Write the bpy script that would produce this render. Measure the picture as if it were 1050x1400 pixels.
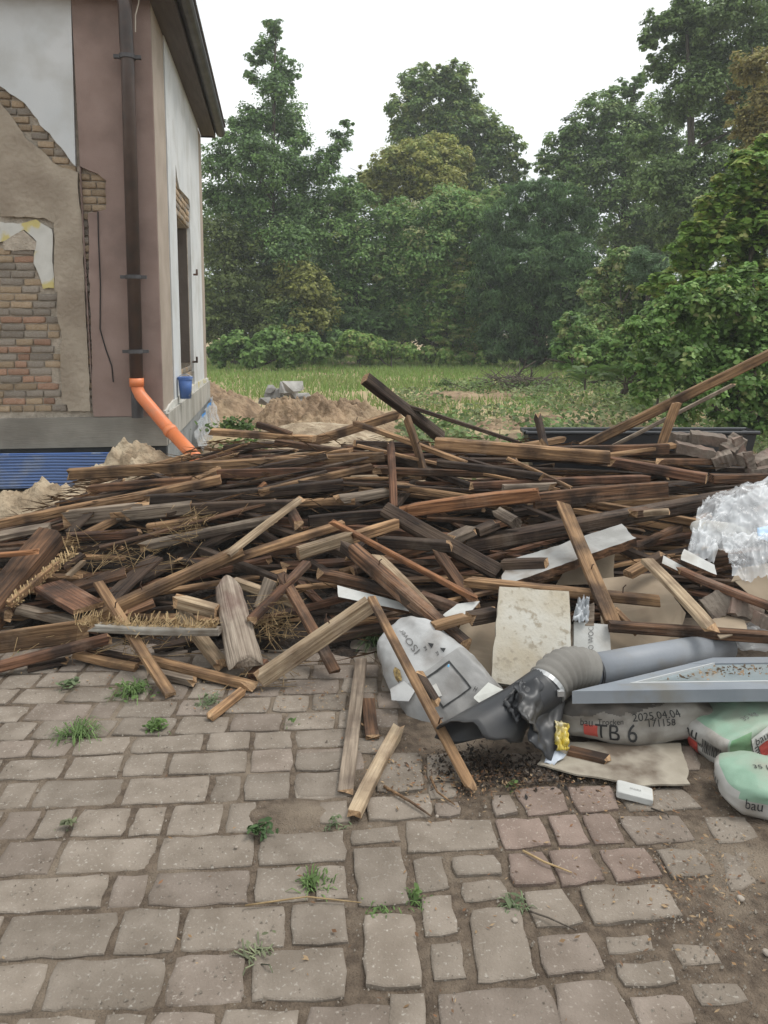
import bpy, bmesh, math, random
import numpy as np
from mathutils import Vector, Matrix, noise
R = math.radians
random.seed(7); RNG = np.random.default_rng(7)
for o in list(bpy.data.objects): bpy.data.objects.remove(o)
scene = bpy.context.scene
COL = scene.collection

# ------------------------------------------------------------------ camera
F, PITCH, EYE, HOR = 1051.0, R(6.5), 1.55, 450.0      # focal length in photo pixels, tilt, eye height, horizon row
CY = HOR + F * math.tan(PITCH)
cam_d = bpy.data.cameras.new('camera'); cam = bpy.data.objects.new('camera', cam_d); COL.objects.link(cam)
cam.location = (0, 0, EYE); cam.rotation_euler = (math.pi / 2 - PITCH, 0, 0)
cam_d.sensor_fit = 'VERTICAL'; cam_d.sensor_height = 24.0; cam_d.lens = 24.0 * F / 1400
cam_d.shift_y = -(700 - CY) / 1400; cam_d.clip_start = 0.05; cam_d.clip_end = 2000
scene.camera = cam
scene.render.resolution_x, scene.render.resolution_y = 768, 1024

# ------------------------------------------------------------------ sky, sun, exposure
SUN_EL, SUN_AZ = R(62), R(82)          # azimuth from +Y towards +X
world = bpy.data.worlds.new('World'); scene.world = world; world.use_nodes = True
wn, wl = world.node_tree.nodes, world.node_tree.links
bg = wn['Background']
sky = wn.new('ShaderNodeTexSky'); sky.sky_type = 'NISHITA'; sky.sun_disc = False
sky.sun_elevation = SUN_EL; sky.sun_rotation = SUN_AZ; sky.dust_density = 4.0; sky.air_density = 1.0
hsv = wn.new('ShaderNodeHueSaturation'); hsv.inputs['Saturation'].default_value = 0.25
wl.new(sky.outputs[0], hsv.inputs['Color'])
tc = wn.new('ShaderNodeTexCoord'); nz = wn.new('ShaderNodeTexNoise')
nz.inputs['Scale'].default_value = 2.2; nz.inputs['Detail'].default_value = 4
mp = wn.new('ShaderNodeMapping'); mp.inputs['Scale'].default_value = (1, 1, 2.5)
wl.new(tc.outputs['Generated'], mp.inputs[0]); wl.new(mp.outputs[0], nz.inputs['Vector'])
rp = wn.new('ShaderNodeValToRGB')
rp.color_ramp.elements[0].position = 0.36; rp.color_ramp.elements[0].color = (6.0, 6.5, 6.8, 1)
rp.color_ramp.elements[1].position = 0.64; rp.color_ramp.elements[1].color = (9.8, 9.95, 10.0, 1)
wl.new(nz.outputs[0], rp.inputs[0])
mx = wn.new('ShaderNodeMixRGB'); mx.inputs[0].default_value = 0.9      # a closed cloud deck over the clear sky
wl.new(hsv.outputs[0], mx.inputs[1]); wl.new(rp.outputs[0], mx.inputs[2])
wl.new(mx.outputs[0], bg.inputs['Color']); bg.inputs['Strength'].default_value = 0.1
sd = bpy.data.lights.new('sun', 'SUN'); sd.energy = 1.5; sd.angle = R(25); sd.color = (1, 0.97, 0.92)
sun = bpy.data.objects.new('sun', sd); COL.objects.link(sun)
sdir = Vector((math.sin(SUN_AZ) * math.cos(SUN_EL), math.cos(SUN_AZ) * math.cos(SUN_EL), math.sin(SUN_EL)))
sun.rotation_euler = sdir.to_track_quat('Z', 'Y').to_euler(); sun.location = sdir * 60
scene.view_settings.view_transform = 'Standard'; scene.view_settings.look = 'None'
scene.view_settings.exposure = 0.6; scene.view_settings.gamma = 1.0; scene.view_settings.use_curve_mapping = False

# ------------------------------------------------------------------ helpers
cp, sp = math.cos(PITCH), math.sin(PITCH)
def ray(x, y):
    a, b = (x - 525) / F, (CY - y) / F
    return Vector((a, cp + b * sp, -sp + b * cp))
def at(x, y, Y):                       # point of the place seen at photo position (x, y), Y metres ahead
    d = ray(x, y); return Vector((0, 0, EYE)) + d * (Y / d.y)
def gnd(x, y, z=0.0):
    d = ray(x, y); return Vector((0, 0, EYE)) + d * ((z - EYE) / d.z)
def proj(v):
    w = Vector(v) - Vector((0, 0, EYE)); d = w.y * cp - w.z * sp
    return 525 + F * w.x / d, CY - F * (w.y * sp + w.z * cp) / d

def tag(o, label=None, cat=None, group=None, kind=None):
    if label: o['label'] = label
    if cat: o['category'] = cat
    if group: o['group'] = group
    if kind: o['kind'] = kind
    return o
def link(name, me, mat=None, parent=None):
    o = bpy.data.objects.new(name, me); COL.objects.link(o)
    if mat is not None:
        for m in (mat if isinstance(mat, (list, tuple)) else [mat]): me.materials.append(m)
    if parent: o.parent = parent
    return o
def mk(name, vs, fs, mat=None, parent=None, smooth=False, mi=None):
    me = bpy.data.meshes.new(name); me.from_pydata([tuple(v) for v in vs], [], fs); me.update()
    o = link(name, me, mat, parent)
    if mi: me.polygons.foreach_set('material_index', mi)
    if smooth: me.polygons.foreach_set('use_smooth', [True] * len(me.polygons))
    return o
def empty(name, loc=(0, 0, 0), rz=0.0):
    o = bpy.data.objects.new(name, None); COL.objects.link(o); o.location = loc; o.rotation_euler = (0, 0, rz)
    o.empty_display_size = 0.1; return o
class MB:
    def __init__(s): s.v, s.f, s.m = [], [], []
    def add(s, vs, fs, mi=0):
        n = len(s.v); s.v += [Vector(v) for v in vs]; s.f += [tuple(i + n for i in f) for f in fs]; s.m += [mi] * len(fs)
    def box(s, a, b, mi=0):
        (x0, y0, z0), (x1, y1, z1) = a, b
        s.add([(x0,y0,z0),(x1,y0,z0),(x1,y1,z0),(x0,y1,z0),(x0,y0,z1),(x1,y0,z1),(x1,y1,z1),(x0,y1,z1)],
              [(0,3,2,1),(4,5,6,7),(0,1,5,4),(1,2,6,5),(2,3,7,6),(3,0,4,7)], mi)
    def tube(s, pts, rad, n=10, cap=True, mi=0):
        pts = [Vector(p) for p in pts]; rs = rad if isinstance(rad, (list, tuple)) else [rad] * len(pts)
        vs, fs = [], []; up = None
        for i, p in enumerate(pts):
            t = (pts[min(i + 1, len(pts) - 1)] - pts[max(i - 1, 0)]).normalized()
            if up is None: up = t.orthogonal().normalized()
            up = (up - t * up.dot(t)); up = up.normalized() if up.length > 1e-6 else t.orthogonal().normalized()
            b = t.cross(up)
            for k in range(n):
                a = 2 * math.pi * k / n; vs.append(p + (up * math.cos(a) + b * math.sin(a)) * rs[i])
        for i in range(len(pts) - 1):
            for k in range(n):
                k2 = (k + 1) % n; fs.append((i*n+k, i*n+k2, (i+1)*n+k2, (i+1)*n+k))
        if cap: fs.append(tuple(range(n))[::-1]); fs.append(tuple((len(pts)-1)*n + k for k in range(n)))
        s.add(vs, fs, mi)
    def poly(s, pts2, fn, d0, d1, mi=0):   # prism over an outline; fn(u, v, depth)
        n = len(pts2)
        s.add([fn(u, v, d1) for u, v in pts2] + [fn(u, v, d0) for u, v in pts2],
              [tuple(range(n))] + [(i, i + n, (i + 1) % n + n, (i + 1) % n) for i in range(n)], mi)
    def build(s, name, mat, parent=None, smooth=False): return mk(name, s.v, s.f, mat, parent, smooth, s.m)
def recalc(o):
    bm = bmesh.new(); bm.from_mesh(o.data); bmesh.ops.recalc_face_normals(bm, faces=bm.faces); bm.to_mesh(o.data); bm.free(); return o
def tri(o):
    bm = bmesh.new(); bm.from_mesh(o.data)
    bmesh.ops.triangulate(bm, faces=[f for f in bm.faces if len(f.verts) > 4]); bmesh.ops.recalc_face_normals(bm, faces=bm.faces)
    bm.to_mesh(o.data); bm.free(); return o
def bulk(name, V, nper, mat, parent=None, col=None):   # many small n-gons from one array, V shaped (count, nper, 3)
    n = len(V); me = bpy.data.meshes.new(name)
    me.vertices.add(n * nper); me.vertices.foreach_set('co', V.astype(np.float32).ravel())
    me.loops.add(n * nper); me.loops.foreach_set('vertex_index', np.arange(n * nper, dtype=np.int32))
    me.polygons.add(n); me.polygons.foreach_set('loop_start', np.arange(n, dtype=np.int32) * nper)
    try: me.polygons.foreach_set('loop_total', np.full(n, nper, dtype=np.int32))
    except Exception: pass
    if col is not None:
        a = me.color_attributes.new('tint', 'FLOAT_COLOR', 'POINT')
        c = np.ones((n, nper, 4), np.float32); c[:, :, :3] = col[:, None, :]; a.data.foreach_set('color', c.ravel())
    me.update(calc_edges=True); me.validate()
    return link(name, me, mat, parent)
def N3(p, s=1.0): return noise.noise(Vector(p) * s)
def fbm(p, s=1.0, o=4): return noise.fractal(Vector(p) * s, 1.0, 2.0, o)

# ------------------------------------------------------------------ materials
def mat(name, c1, c2=None, scale=5.0, detail=6, stretch=(1,1,1), rough=0.85, bump=0.3, bscale=40, c3=None, s3=1.5, t3=(0.5,0.7),
        rnd=0.0, spec=0.3, metal=0.0, lo=0.35, hi=0.65, bdist=0.01, bstretch=None, dust=None):
    m = bpy.data.materials.new(name); m.use_nodes = True; n, l = m.node_tree.nodes, m.node_tree.links
    b = n['Principled BSDF']; b.inputs['Roughness'].default_value = rough; b.inputs['Metallic'].default_value = metal
    b.inputs['Specular IOR Level'].default_value = spec
    t = n.new('ShaderNodeTexCoord'); mpp = n.new('ShaderNodeMapping'); mpp.inputs['Scale'].default_value = stretch
    oi = n.new('ShaderNodeObjectInfo'); add = n.new('ShaderNodeVectorMath'); add.operation = 'ADD'
    sc = n.new('ShaderNodeVectorMath'); sc.operation = 'SCALE'; sc.inputs['Scale'].default_value = 37.0
    cmb = n.new('ShaderNodeCombineXYZ')
    for k in range(3): l.new(oi.outputs['Random'], cmb.inputs[k])
    l.new(cmb.outputs[0], sc.inputs[0]); l.new(t.outputs['Object'], add.inputs[0]); l.new(sc.outputs[0], add.inputs[1])
    l.new(add.outputs[0], mpp.inputs[0])
    nn = n.new('ShaderNodeTexNoise'); nn.inputs['Scale'].default_value = scale; nn.inputs['Detail'].default_value = detail
    l.new(mpp.outputs[0], nn.inputs['Vector'])
    r = n.new('ShaderNodeValToRGB'); e = r.color_ramp.elements
    e[0].position, e[1].position = lo, hi; e[0].color = (*c1, 1); e[1].color = (*(c2 or c1), 1)
    l.new(nn.outputs[0], r.inputs[0]); out = r.outputs[0]
    if c3:
        n3 = n.new('ShaderNodeTexNoise'); n3.inputs['Scale'].default_value = s3; n3.inputs['Detail'].default_value = 7
        l.new(add.outputs[0], n3.inputs['Vector'])
        r3 = n.new('ShaderNodeValToRGB'); r3.color_ramp.elements[0].position, r3.color_ramp.elements[1].position = t3
        l.new(n3.outputs[0], r3.inputs[0]); mm = n.new('ShaderNodeMixRGB'); mm.inputs[2].default_value = (*c3, 1)
        l.new(r3.outputs[0], mm.inputs[0]); l.new(out, mm.inputs[1]); out = mm.outputs[0]
    if dust:                              # old limewash, plaster dust and paint remnants
        n4 = n.new('ShaderNodeTexNoise'); n4.inputs['Scale'].default_value = 2.6; n4.inputs['Detail'].default_value = 10; n4.inputs['Roughness'].default_value = .7
        l.new(add.outputs[0], n4.inputs['Vector']); r4 = n.new('ShaderNodeValToRGB'); r4.color_ramp.elements[0].position, r4.color_ramp.elements[1].position = .56, .72
        r4.color_ramp.elements[1].color = (.6, .6, .6, 1); l.new(n4.outputs[0], r4.inputs[0]); m4 = n.new('ShaderNodeMixRGB'); m4.inputs[2].default_value = (*dust, 1)
        l.new(r4.outputs[0], m4.inputs[0]); l.new(out, m4.inputs[1]); out = m4.outputs[0]
    if rnd:
        hs = n.new('ShaderNodeHueSaturation'); mr = n.new('ShaderNodeMapRange')
        mr.inputs['To Min'].default_value, mr.inputs['To Max'].default_value = 1 - rnd, 1 + rnd
        l.new(oi.outputs['Random'], mr.inputs[0]); l.new(mr.outputs[0], hs.inputs['Value']); l.new(out, hs.inputs['Color']); out = hs.outputs[0]
    l.new(out, b.inputs['Base Color'])
    if bump:
        nb = n.new('ShaderNodeTexNoise'); nb.inputs['Scale'].default_value = bscale; nb.inputs['Detail'].default_value = 8
        mb = n.new('ShaderNodeMapping'); mb.inputs['Scale'].default_value = bstretch or stretch
        l.new(add.outputs[0], mb.inputs[0]); l.new(mb.outputs[0], nb.inputs['Vector'])
        bp = n.new('ShaderNodeBump'); bp.inputs['Strength'].default_value = bump; bp.inputs['Distance'].default_value = bdist
        l.new(nb.outputs[0], bp.inputs['Height']); l.new(bp.outputs[0], b.inputs['Normal'])
    return m
def leafmat(name, trans=0.42, rough=0.55):
    m = bpy.data.materials.new(name); m.use_nodes = True; n, l = m.node_tree.nodes, m.node_tree.links
    b = n['Principled BSDF']; b.inputs['Roughness'].default_value = rough; b.inputs['Specular IOR Level'].default_value = 0.35
    a = n.new('ShaderNodeAttribute'); a.attribute_name = 'tint'; l.new(a.outputs['Color'], b.inputs['Base Color'])
    tr = n.new('ShaderNodeBsdfTranslucent'); l.new(a.outputs['Color'], tr.inputs['Color'])
    mxs = n.new('ShaderNodeMixShader'); mxs.inputs[0].default_value = trans
    l.new(b.outputs[0], mxs.inputs[1]); l.new(tr.outputs[0], mxs.inputs[2]); l.new(mxs.outputs[0], n['Material Output'].inputs['Surface'])
    return m
LEAF = leafmat('foliage'); BLADE = leafmat('grass_blades', 0.2, 0.7)
WS = (0.8, 17, 17)
def wood(name, c1, c2, c3=None, **k):
    return mat(name, c1, c2, scale=4.5, detail=9, stretch=WS, rough=0.8, bump=0.75, bscale=6, c3=c3, s3=5.0, t3=(0.45, 0.66), dust=tuple(.5 * a + .5 * b for a, b in zip(c2, (.30, .25, .20))), rnd=0.3, bdist=0.012, **k)
W = {
 'tan':  wood('tan_wood', (.15,.083,.042), (.40,.245,.128), (.075,.045,.028)),
 'brown': wood('brown_wood', (.05,.027,.016), (.19,.10,.054), (.028,.018,.013)),
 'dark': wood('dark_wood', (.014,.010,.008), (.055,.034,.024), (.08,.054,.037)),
 'red':  wood('reddish_wood', (.065,.032,.02), (.195,.097,.055), (.036,.022,.016)),
 'orange': wood('fresh_orange_wood', (.14,.06,.027), (.37,.175,.08), (.08,.042,.025)),
 'pale': wood('pale_wood', (.19,.132,.08), (.37,.285,.19), (.115,.078,.05)),
 'grey': wood('grey_weathered_wood', (.12,.09,.066), (.29,.232,.175), (.085,.063,.048)),
 'white': wood('whitewashed_wood', (.32,.29,.25), (.56,.53,.47), (.2,.16,.12)),
}
ENDW = wood('end_grain', (.20,.12,.065), (.42,.27,.15))
STRAW = mat('straw', (.22,.145,.07), (.40,.29,.155), scale=20, rnd=0.2, bump=0)
SOIL = mat('sandy_soil', (.24,.178,.115), (.45,.355,.245), scale=5, detail=9, bump=0.9, bscale=25, bdist=0.03, c3=(.48,.40,.29), s3=2.5)
EARTH = mat('brown_earth', (.17,.115,.072), (.37,.26,.165), scale=4, detail=9, bump=0.9, bscale=18, bdist=0.04, c3=(.40,.30,.19), s3=1.3)
METAL = mat('zinc', (.35,.36,.36), (.5,.5,.5), rough=.4, metal=.6, bump=0)
IRON = mat('rusty_iron', (.05,.03,.022), (.11,.06,.04), rough=.7, bump=0)
# ------------------------------------------------------------------ ground
def ground_mat():
    m = bpy.data.materials.new('ground_cover'); m.use_nodes = True; n, l = m.node_tree.nodes, m.node_tree.links
    b = n['Principled BSDF']; b.inputs['Roughness'].default_value = 0.95; b.inputs['Specular IOR Level'].default_value = 0.1
    g = n.new('ShaderNodeNewGeometry'); s = n.new('ShaderNodeSeparateXYZ'); l.new(g.outputs['Position'], s.inputs[0])
    def nse(sc, det=7):
        q = n.new('ShaderNodeTexNoise'); q.inputs['Scale'].default_value = sc; q.inputs['Detail'].default_value = det
        l.new(g.outputs['Position'], q.inputs['Vector']); return q.outputs[0]
    def ramp(i, p0, p1, c0, c1):
        q = n.new('ShaderNodeValToRGB'); e = q.color_ramp.elements; e[0].position, e[1].position = p0, p1; e[0].color = (*c0, 1); e[1].color = (*c1, 1)
        l.new(i, q.inputs[0]); return q.outputs[0]
    def mathn(op, a, bv):
        q = n.new('ShaderNodeMath'); q.operation = op
        l.new(a, q.inputs[0])
        if isinstance(bv, float): q.inputs[1].default_value = bv
        else: l.new(bv, q.inputs[1])
        return q.outputs[0]
    def mix(f, a, bb):
        q = n.new('ShaderNodeMixRGB'); l.new(f, q.inputs[0]); l.new(a, q.inputs[1]); l.new(bb, q.inputs[2]); return q.outputs[0]
    soil = ramp(nse(3.0), .35, .7, (.14,.10,.066), (.34,.26,.175))
    grass = ramp(nse(0.8), .3, .7, (.17,.28,.065), (.26,.35,.10))
    dry = ramp(nse(2.0), .3, .7, (.38,.32,.19), (.40,.29,.18))
    # meadow from about 12 m on, patchy before it
    yy = mathn('MULTIPLY', s.outputs['Y'], 0.05); f = mathn('ADD', yy, mathn('MULTIPLY', nse(0.35), 0.9))
    f1 = ramp(f, .98, 1.12, (0,0,0), (1,1,1)); f2 = ramp(f, 1.05, 1.25, (0,0,0), (1,1,1))
    c = mix(f1, soil, dry); c = mix(f2, c, grass)
    l.new(c, b.inputs['Base Color'])
    bp = n.new('ShaderNodeBump'); bp.inputs['Strength'].default_value = .8; bp.inputs['Distance'].default_value = .04
    l.new(nse(14.0), bp.inputs['Height']); l.new(bp.outputs[0], b.inputs['Normal'])
    return m
GM = ground_mat()
def axis(a, b, fine, far, r=1.25):
    out = list(np.arange(a, b + 1e-6, fine)); s = fine
    while out[-1] < far: s *= r; out.append(out[-1] + s)
    lo = [out[0]]; s = fine
    while lo[-1] > -far: s *= r; lo.append(lo[-1] - s)
    return lo[::-1][:-1] + out
gx, gy = axis(-4.5, 5.5, .12, 240), axis(-1, 14, .12, 240)
def ground_z(x, y):
    if y < 6.9 and abs(x) < 6: base = -0.055
    else: base = 0.0
    k = min(1, max(0, (y - 6.4) / 1.5)); far = min(1, max(0, (y - 10) / 10))
    return base * (1 - k) - .055 * 0 + k * (.05 * fbm((x, y, 0), .9) + .02 * fbm((x, y, 3), 4.0)) + .12 * far * N3((x, y, 5), .15) - .03 * k
vs = [(x, y, ground_z(x, y)) for y in gy for x in gx]; nx = len(gx)
fs = [(j*nx+i, j*nx+i+1, (j+1)*nx+i+1, (j+1)*nx+i) for j in range(len(gy)-1) for i in range(nx-1)]
tag(mk('ground', vs, fs, GM, smooth=True), kind='structure')

# ------------------------------------------------------------------ paving: joint soil with the setts standing in it
JOINT = mat('joint_soil', (.085,.062,.044), (.165,.125,.09), scale=30, detail=8, bump=1.0, bscale=160, bdist=0.012, c3=(.22,.175,.13), s3=3.5, t3=(.5,.68))
def soil_z(x, y):
    z = 0.0045 + .0035 * fbm((x, y, 0), 9.0, 5)
    w = min(1, max(0, (x - .78 - .35 * (y - 1.6)) / .45)) * min(1, max(0, (3.1 - y) / .5))     # sand washed over the setts on the right
    z += w * (.017 + .010 * fbm((x, y, 7), 3.0))
    gx_, gy_ = gnd(395, 1115).x, gnd(395, 1115).y
    d = math.hypot((x - gx_) / .17, (y - gy_) / .09)
    return z + .016 * max(0, 1 - d * d)
ax = np.arange(-2.6, 3.3, .022); ay = np.arange(.9, 4.6, .022)
vs = [(x, y, soil_z(x, y)) for y in ay for x in ax]; nx = len(ax)
fs = [(j*nx+i, j*nx+i+1, (j+1)*nx+i+1, (j+1)*nx+i) for j in range(len(ay)-1) for i in range(nx-1)]
paving = tag(mk('paving', vs, fs, JOINT, smooth=True), kind='structure')
PAV = [mat('sett_' + s, c1, c2, scale=9, detail=9, bump=.9, bscale=150, bdist=.004, c3=c3, s3=95, t3=(.60, .72), rnd=.13, rough=.9, spec=.2)
       for s, c1, c2, c3 in (('grey', (.172,.142,.113), (.24,.203,.166), (.33,.30,.26)), ('brown', (.165,.133,.107), (.228,.188,.156), (.32,.28,.24)),
                             ('red', (.165,.123,.10), (.235,.178,.148), (.32,.27,.23)))]
NP = 0
def sett(q, tone=0, top=0.0115):            # q: four corners on the ground
    global NP
    NP += 1; r = random.Random(NP * 13 + 1)
    c = sum((Vector(p) for p in q), Vector()) / 4; ring = []
    for i in range(4):
        a, b = Vector(q[i]), Vector(q[(i+1) % 4]); d = (b - a); ln = d.length; n = max(2, int(ln / .035))
        for k in range(n):
            t = k / n; p = a + d * t; nrm = Vector((d.y, -d.x, 0)).normalized()
            p = p + nrm * (fbm((p.x, p.y, NP), 16.0, 4) * .009)
            if k == 0: p = p + (c - p).normalized() * (.002 + .004 * r.random())
            ring.append(p - c)
    n = len(ring); tl = r.uniform(-.004, .004); tm = r.uniform(-.008, .008); h = top + r.uniform(-.003, .003)
    def lev(p, s, z): return Vector((p.x * s, p.y * s, z + tl * p.x / .1 * .4 + tm * p.y / .1 * .4))
    v = [lev(p, 1.0, -.05) for p in ring] + [lev(p, 1.0, h - .004) for p in ring] + \
        [lev(p * (1 - .0035 / max(.03, p.length)), 1.0, h - .001) for p in ring] + \
        [lev(p * (1 - .02 / max(.05, p.length)), 1.0, h + .0012 * fbm((p.x, p.y, NP), 30)) for p in ring] + [Vector((0, 0, h + .001))]
    f = [(L*n+i, L*n+(i+1) % n, (L+1)*n+(i+1) % n, (L+1)*n+i) for L in range(3) for i in range(n)] + [(3*n+i, 3*n+(i+1) % n, 4*n) for i in range(n)]
    o = mk('paver', v, f, PAV[tone], paving); o.location = c
    o.data.polygons.foreach_set('use_smooth', [i >= 2 * n for i in range(len(f))])
# left field: courses read off the photograph (joint heights at the left edge and at x = 478), then carried on
TH = R(3.5); ct, st = math.cos(TH), math.sin(TH)
rows = [(1392,1372,1321,1297,[-75,61,226,340,478]),(1320,1296,1254,1236,[-110,-3,157,246,394,478]),(1253,1235,1204,1184,[-95,-18,148,202,345,427,478]),
        (1203,1183,1154,1139,[-130,-5,80,214,351,476]),(1153,1138,1111,1095,[-60,-2,51,99,178,228,307,352]),(1110,1094,1072,1057,[-110,-3,48,168,287,332,400,476]),
        (1071,1056,1041,1024,[-80,0,90,168,230,340,402,500]),(1040,1023,1016,998,[-60,-10,45,100,178,280,345,402,490])]
def lerp(a, b, t): return a + (b - a) * t
for (b0, b1, t0, t1, xs) in rows:
    for a, b in zip(xs[:-1], xs[1:]):
        qs = []
        for (x, e0, e1, sx, sy) in ((a, b0, b1, 1, -1), (b, b0, b1, -1, -1), (b, t0, t1, -1, 1), (a, t0, t1, 1, 1)):
            p = gnd(x, lerp(e0, e1, x / 478)); m_ = gnd(x, lerp((b0 + t0) / 2, (b1 + t1) / 2, x / 478)); gj = .0085
            qs.append(Vector((m_.x - .10 * (p.y - m_.y) + sx * gj, p.y - sy * .005, 0)))
        if sum(q.x for q in qs) / 4 < -1.9: continue
        sett(qs, random.choice((0, 0, 0, 1)))
y0 = 1.742                                           # a course in front of the frame and the farther courses under the heap
_a, _b = gnd(0, 1016), gnd(478, 998); _c, _d = gnd(0, 1392), gnd(478, 1372)
LT = lambda x: _a.y + (_b.y - _a.y) / (_b.x - _a.x) * (x - _a.x)
LB = lambda x: _c.y + (_d.y - _c.y) / (_d.x - _c.x) * (x - _c.x)
def course(Yc, h, X0, X1, tones, line=None):
    x = X0 + random.uniform(0, .1)
    while x < X1:
        w = random.choice((.11, .16, .16, .2, .24)) + random.uniform(-.01, .01)
        qs = [Vector((x + dx, Yc + line(x) + dy, 0)) for dx, dy in ((.008, -h/2 + .007), (w - .008, -h/2 + .007), (w - .008, h/2 - .007), (.008, h/2 - .007))]
        px_, py_ = proj(sum(qs, Vector()) / 4)
        if -120 < px_ < 1130 and py_ < 1500: sett(qs, random.choice(tones))
        x += w
course(-.0745, .145, -1.0, -.09, (0, 1), LB); course(-.2195, .145, -1.0, .1, (0, 1), LB)
Yc = .0745
for k in range(8):
    course(Yc, .145, -2.05, .0 + .05 * (k % 3), (0, 0, 1), LT); Yc += .146
# right field: setts laid every which way, corners read off the photograph
Z2 = lambda zx, zy: gnd(400 + zx / 1.615, 1000 + zy / 1.615)
for i, q in enumerate([
 (255,205,435,200,447,262,258,272),(445,205,545,202,570,258,470,265),(563,196,625,192,652,252,588,258),(640,193,700,190,732,252,668,255),
 (720,197,850,193,885,243,760,255),(130,225,230,215,235,248,133,256),(135,270,238,265,255,385,148,392),(268,292,328,287,345,352,275,358),
 (355,288,445,282,462,322,365,328),(370,342,460,335,475,375,380,382),(475,280,550,275,582,340,492,350),(568,275,655,268,688,335,595,345),
 (678,270,775,265,815,325,715,338),(805,270,890,265,930,322,840,330),(285,375,350,370,365,450,292,458),(160,415,262,412,285,570,162,572),
 (305,475,370,470,378,550,312,555),(395,405,500,400,535,545,410,558),(510,365,595,360,640,430,540,440),(635,355,815,348,858,415,670,432),
 (540,460,650,450,685,530,565,545),(690,460,785,455,795,488,700,497),(840,475,920,480,950,515,860,520),(710,520,830,515,850,560,735,572),
 (325,590,555,570,600,662,335,690),(580,570,705,562,755,660,612,690),(745,595,860,590,890,650,775,670),(215,590,290,590,297,690,215,695),
 (605,130,700,128,720,178,635,185),(490,138,585,130,610,180,520,190),(440,150,480,150,495,185,448,192),(715,140,850,130,900,175,745,180),
 (165,155,300,148,305,195,170,200),(10,100,125,95,130,145,12,150),(180,60,280,55,288,135,188,140),(310,165,365,165,372,190,318,195),
 (945,270,1040,265,1062,330,968,358),(880,565,980,560,1010,600,905,612),(60,165,120,160,125,205,62,210),(300,60,400,55,410,110,305,118),
 (600,40,720,35,745,75,615,85),(760,45,880,40,900,90,790,95),(10,55,120,50,122,88,10,92),(910,195,1000,190,1030,240,940,250),
 (300,120,360,120,362,150,305,155),(470,60,570,55,585,110,480,120),(120,20,200,18,205,50,122,52),(300,700,430,690,440,780,300,790),(460,690,590,690,610,780,470,790)]):
    c = [Z2(q[6], q[7]), Z2(q[4], q[5]), Z2(q[2], q[3]), Z2(q[0], q[1])]; m_ = sum(c, Vector()) / 4; c = [m_ + (v_ - m_) * 1.055 for v_ in c]
    sett(c, 2 if i in (2, 3, 12, 10, 28, 29, 1, 11) else random.choice((0, 0, 1)), .010 if i in (21, 22, 36, 37, 43) else .014)

# ------------------------------------------------------------------ the house
HC = Vector((-2.165, 7.5, 0)); HA = math.atan2(.141, .99)
hx, hy = Vector((math.cos(HA), math.sin(HA), 0)), Vector((-math.sin(HA), math.cos(HA), 0))
house = tag(empty('house', HC, HA), 'partly stripped old house with pink corner strip, white render and bare brick patch', 'house')
def fw(x, y, off=0.0):                   # photo position -> (along, height) on the front wall
    d = ray(x, y); o = Vector((0, 0, EYE)) - (HC + hy * off); t = -o.dot(hy) / d.dot(hy); p = o + d * t; return p.dot(hx), p.z
def sw(x, y, off=0.0):                   # on the side wall
    d = ray(x, y); o = Vector((0, 0, EYE)) - (HC + hx * off); t = -o.dot(hx) / d.dot(hx); p = o + d * t; return p.dot(hy), p.z
FR = lambda u, v, d: (u, -d, v)          # depth d is proud of the front wall
SD = lambda u, v, d: (d, u, v)
def jag(pts, amp, step=.06, seed=1, skip=()):
    out = []; n = len(pts)
    for i in range(n):
        a, b = Vector((*pts[i], 0)), Vector((*pts[(i+1) % n], 0)); L = (b - a).length; m = 1 if i in skip else max(1, int(L / step)); nr = Vector((b.y-a.y, a.x-b.x, 0)).normalized()
        for k in range(m):
            p = a + (b - a) * (k / m); q = p + nr * (amp * fbm((p.x, p.y, seed), 9.0, 4) if k else 0); out.append((q.x, q.y))
    return out
PINK = mat('pink_roughcast', (.25,.178,.152), (.305,.222,.193), scale=3, bump=.5, bscale=120, bdist=.006, c3=(.205,.146,.126), s3=2.6, t3=(.46,.7))
WHITE = mat('white_render', (.56,.58,.59), (.63,.64,.645), scale=2, bump=.25, bscale=90, bdist=.004, c3=(.48,.48,.465), s3=2.4, t3=(.48,.72))
PLAST = mat('old_grey_plaster', (.29,.24,.185), (.41,.35,.278), scale=2.6, detail=9, bump=.7, bscale=22, bdist=.02, c3=(.25,.2,.152), s3=1.6)
LIME = mat('white_lime_plaster', (.50,.49,.45), (.60,.59,.55), scale=6, bump=.3, bscale=30, c3=(.55,.47,.20), s3=4.5, t3=(.52, .6))
MORT = mat('lime_mortar', (.36,.31,.25), (.52,.45,.37), scale=14, detail=8, bump=1, bscale=60, bdist=.015)
BEIGE = mat('beige_render', (.33,.275,.225), (.40,.335,.28), scale=3, bump=.4, bscale=100, bdist=.005)
PLINTH = mat('grey_cement_render', (.225,.21,.182), (.295,.278,.242), scale=1.6, detail=8, bump=.35, bscale=25, stretch=(.5,1,3), c3=(.185,.17,.147), s3=2.2)
CONC = mat('pale_concrete', (.33,.315,.28), (.44,.42,.38), scale=3, stretch=(1,3,.6), bump=.4, bscale=30, c3=(.25,.235,.20), s3=2)
SLURRY = mat('grey_sealing_coat', (.20,.21,.21), (.28,.29,.29), scale=4, bump=.2)
SOFF = mat('brown_soffit', (.06,.045,.041), (.095,.072,.066), scale=6, stretch=(6,.4,6), bump=.3, rough=.6)
GUT = mat('weathered_gutter', (.06,.058,.060), (.10,.097,.10), scale=5, rough=.5, bump=.1, metal=.2)
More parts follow.
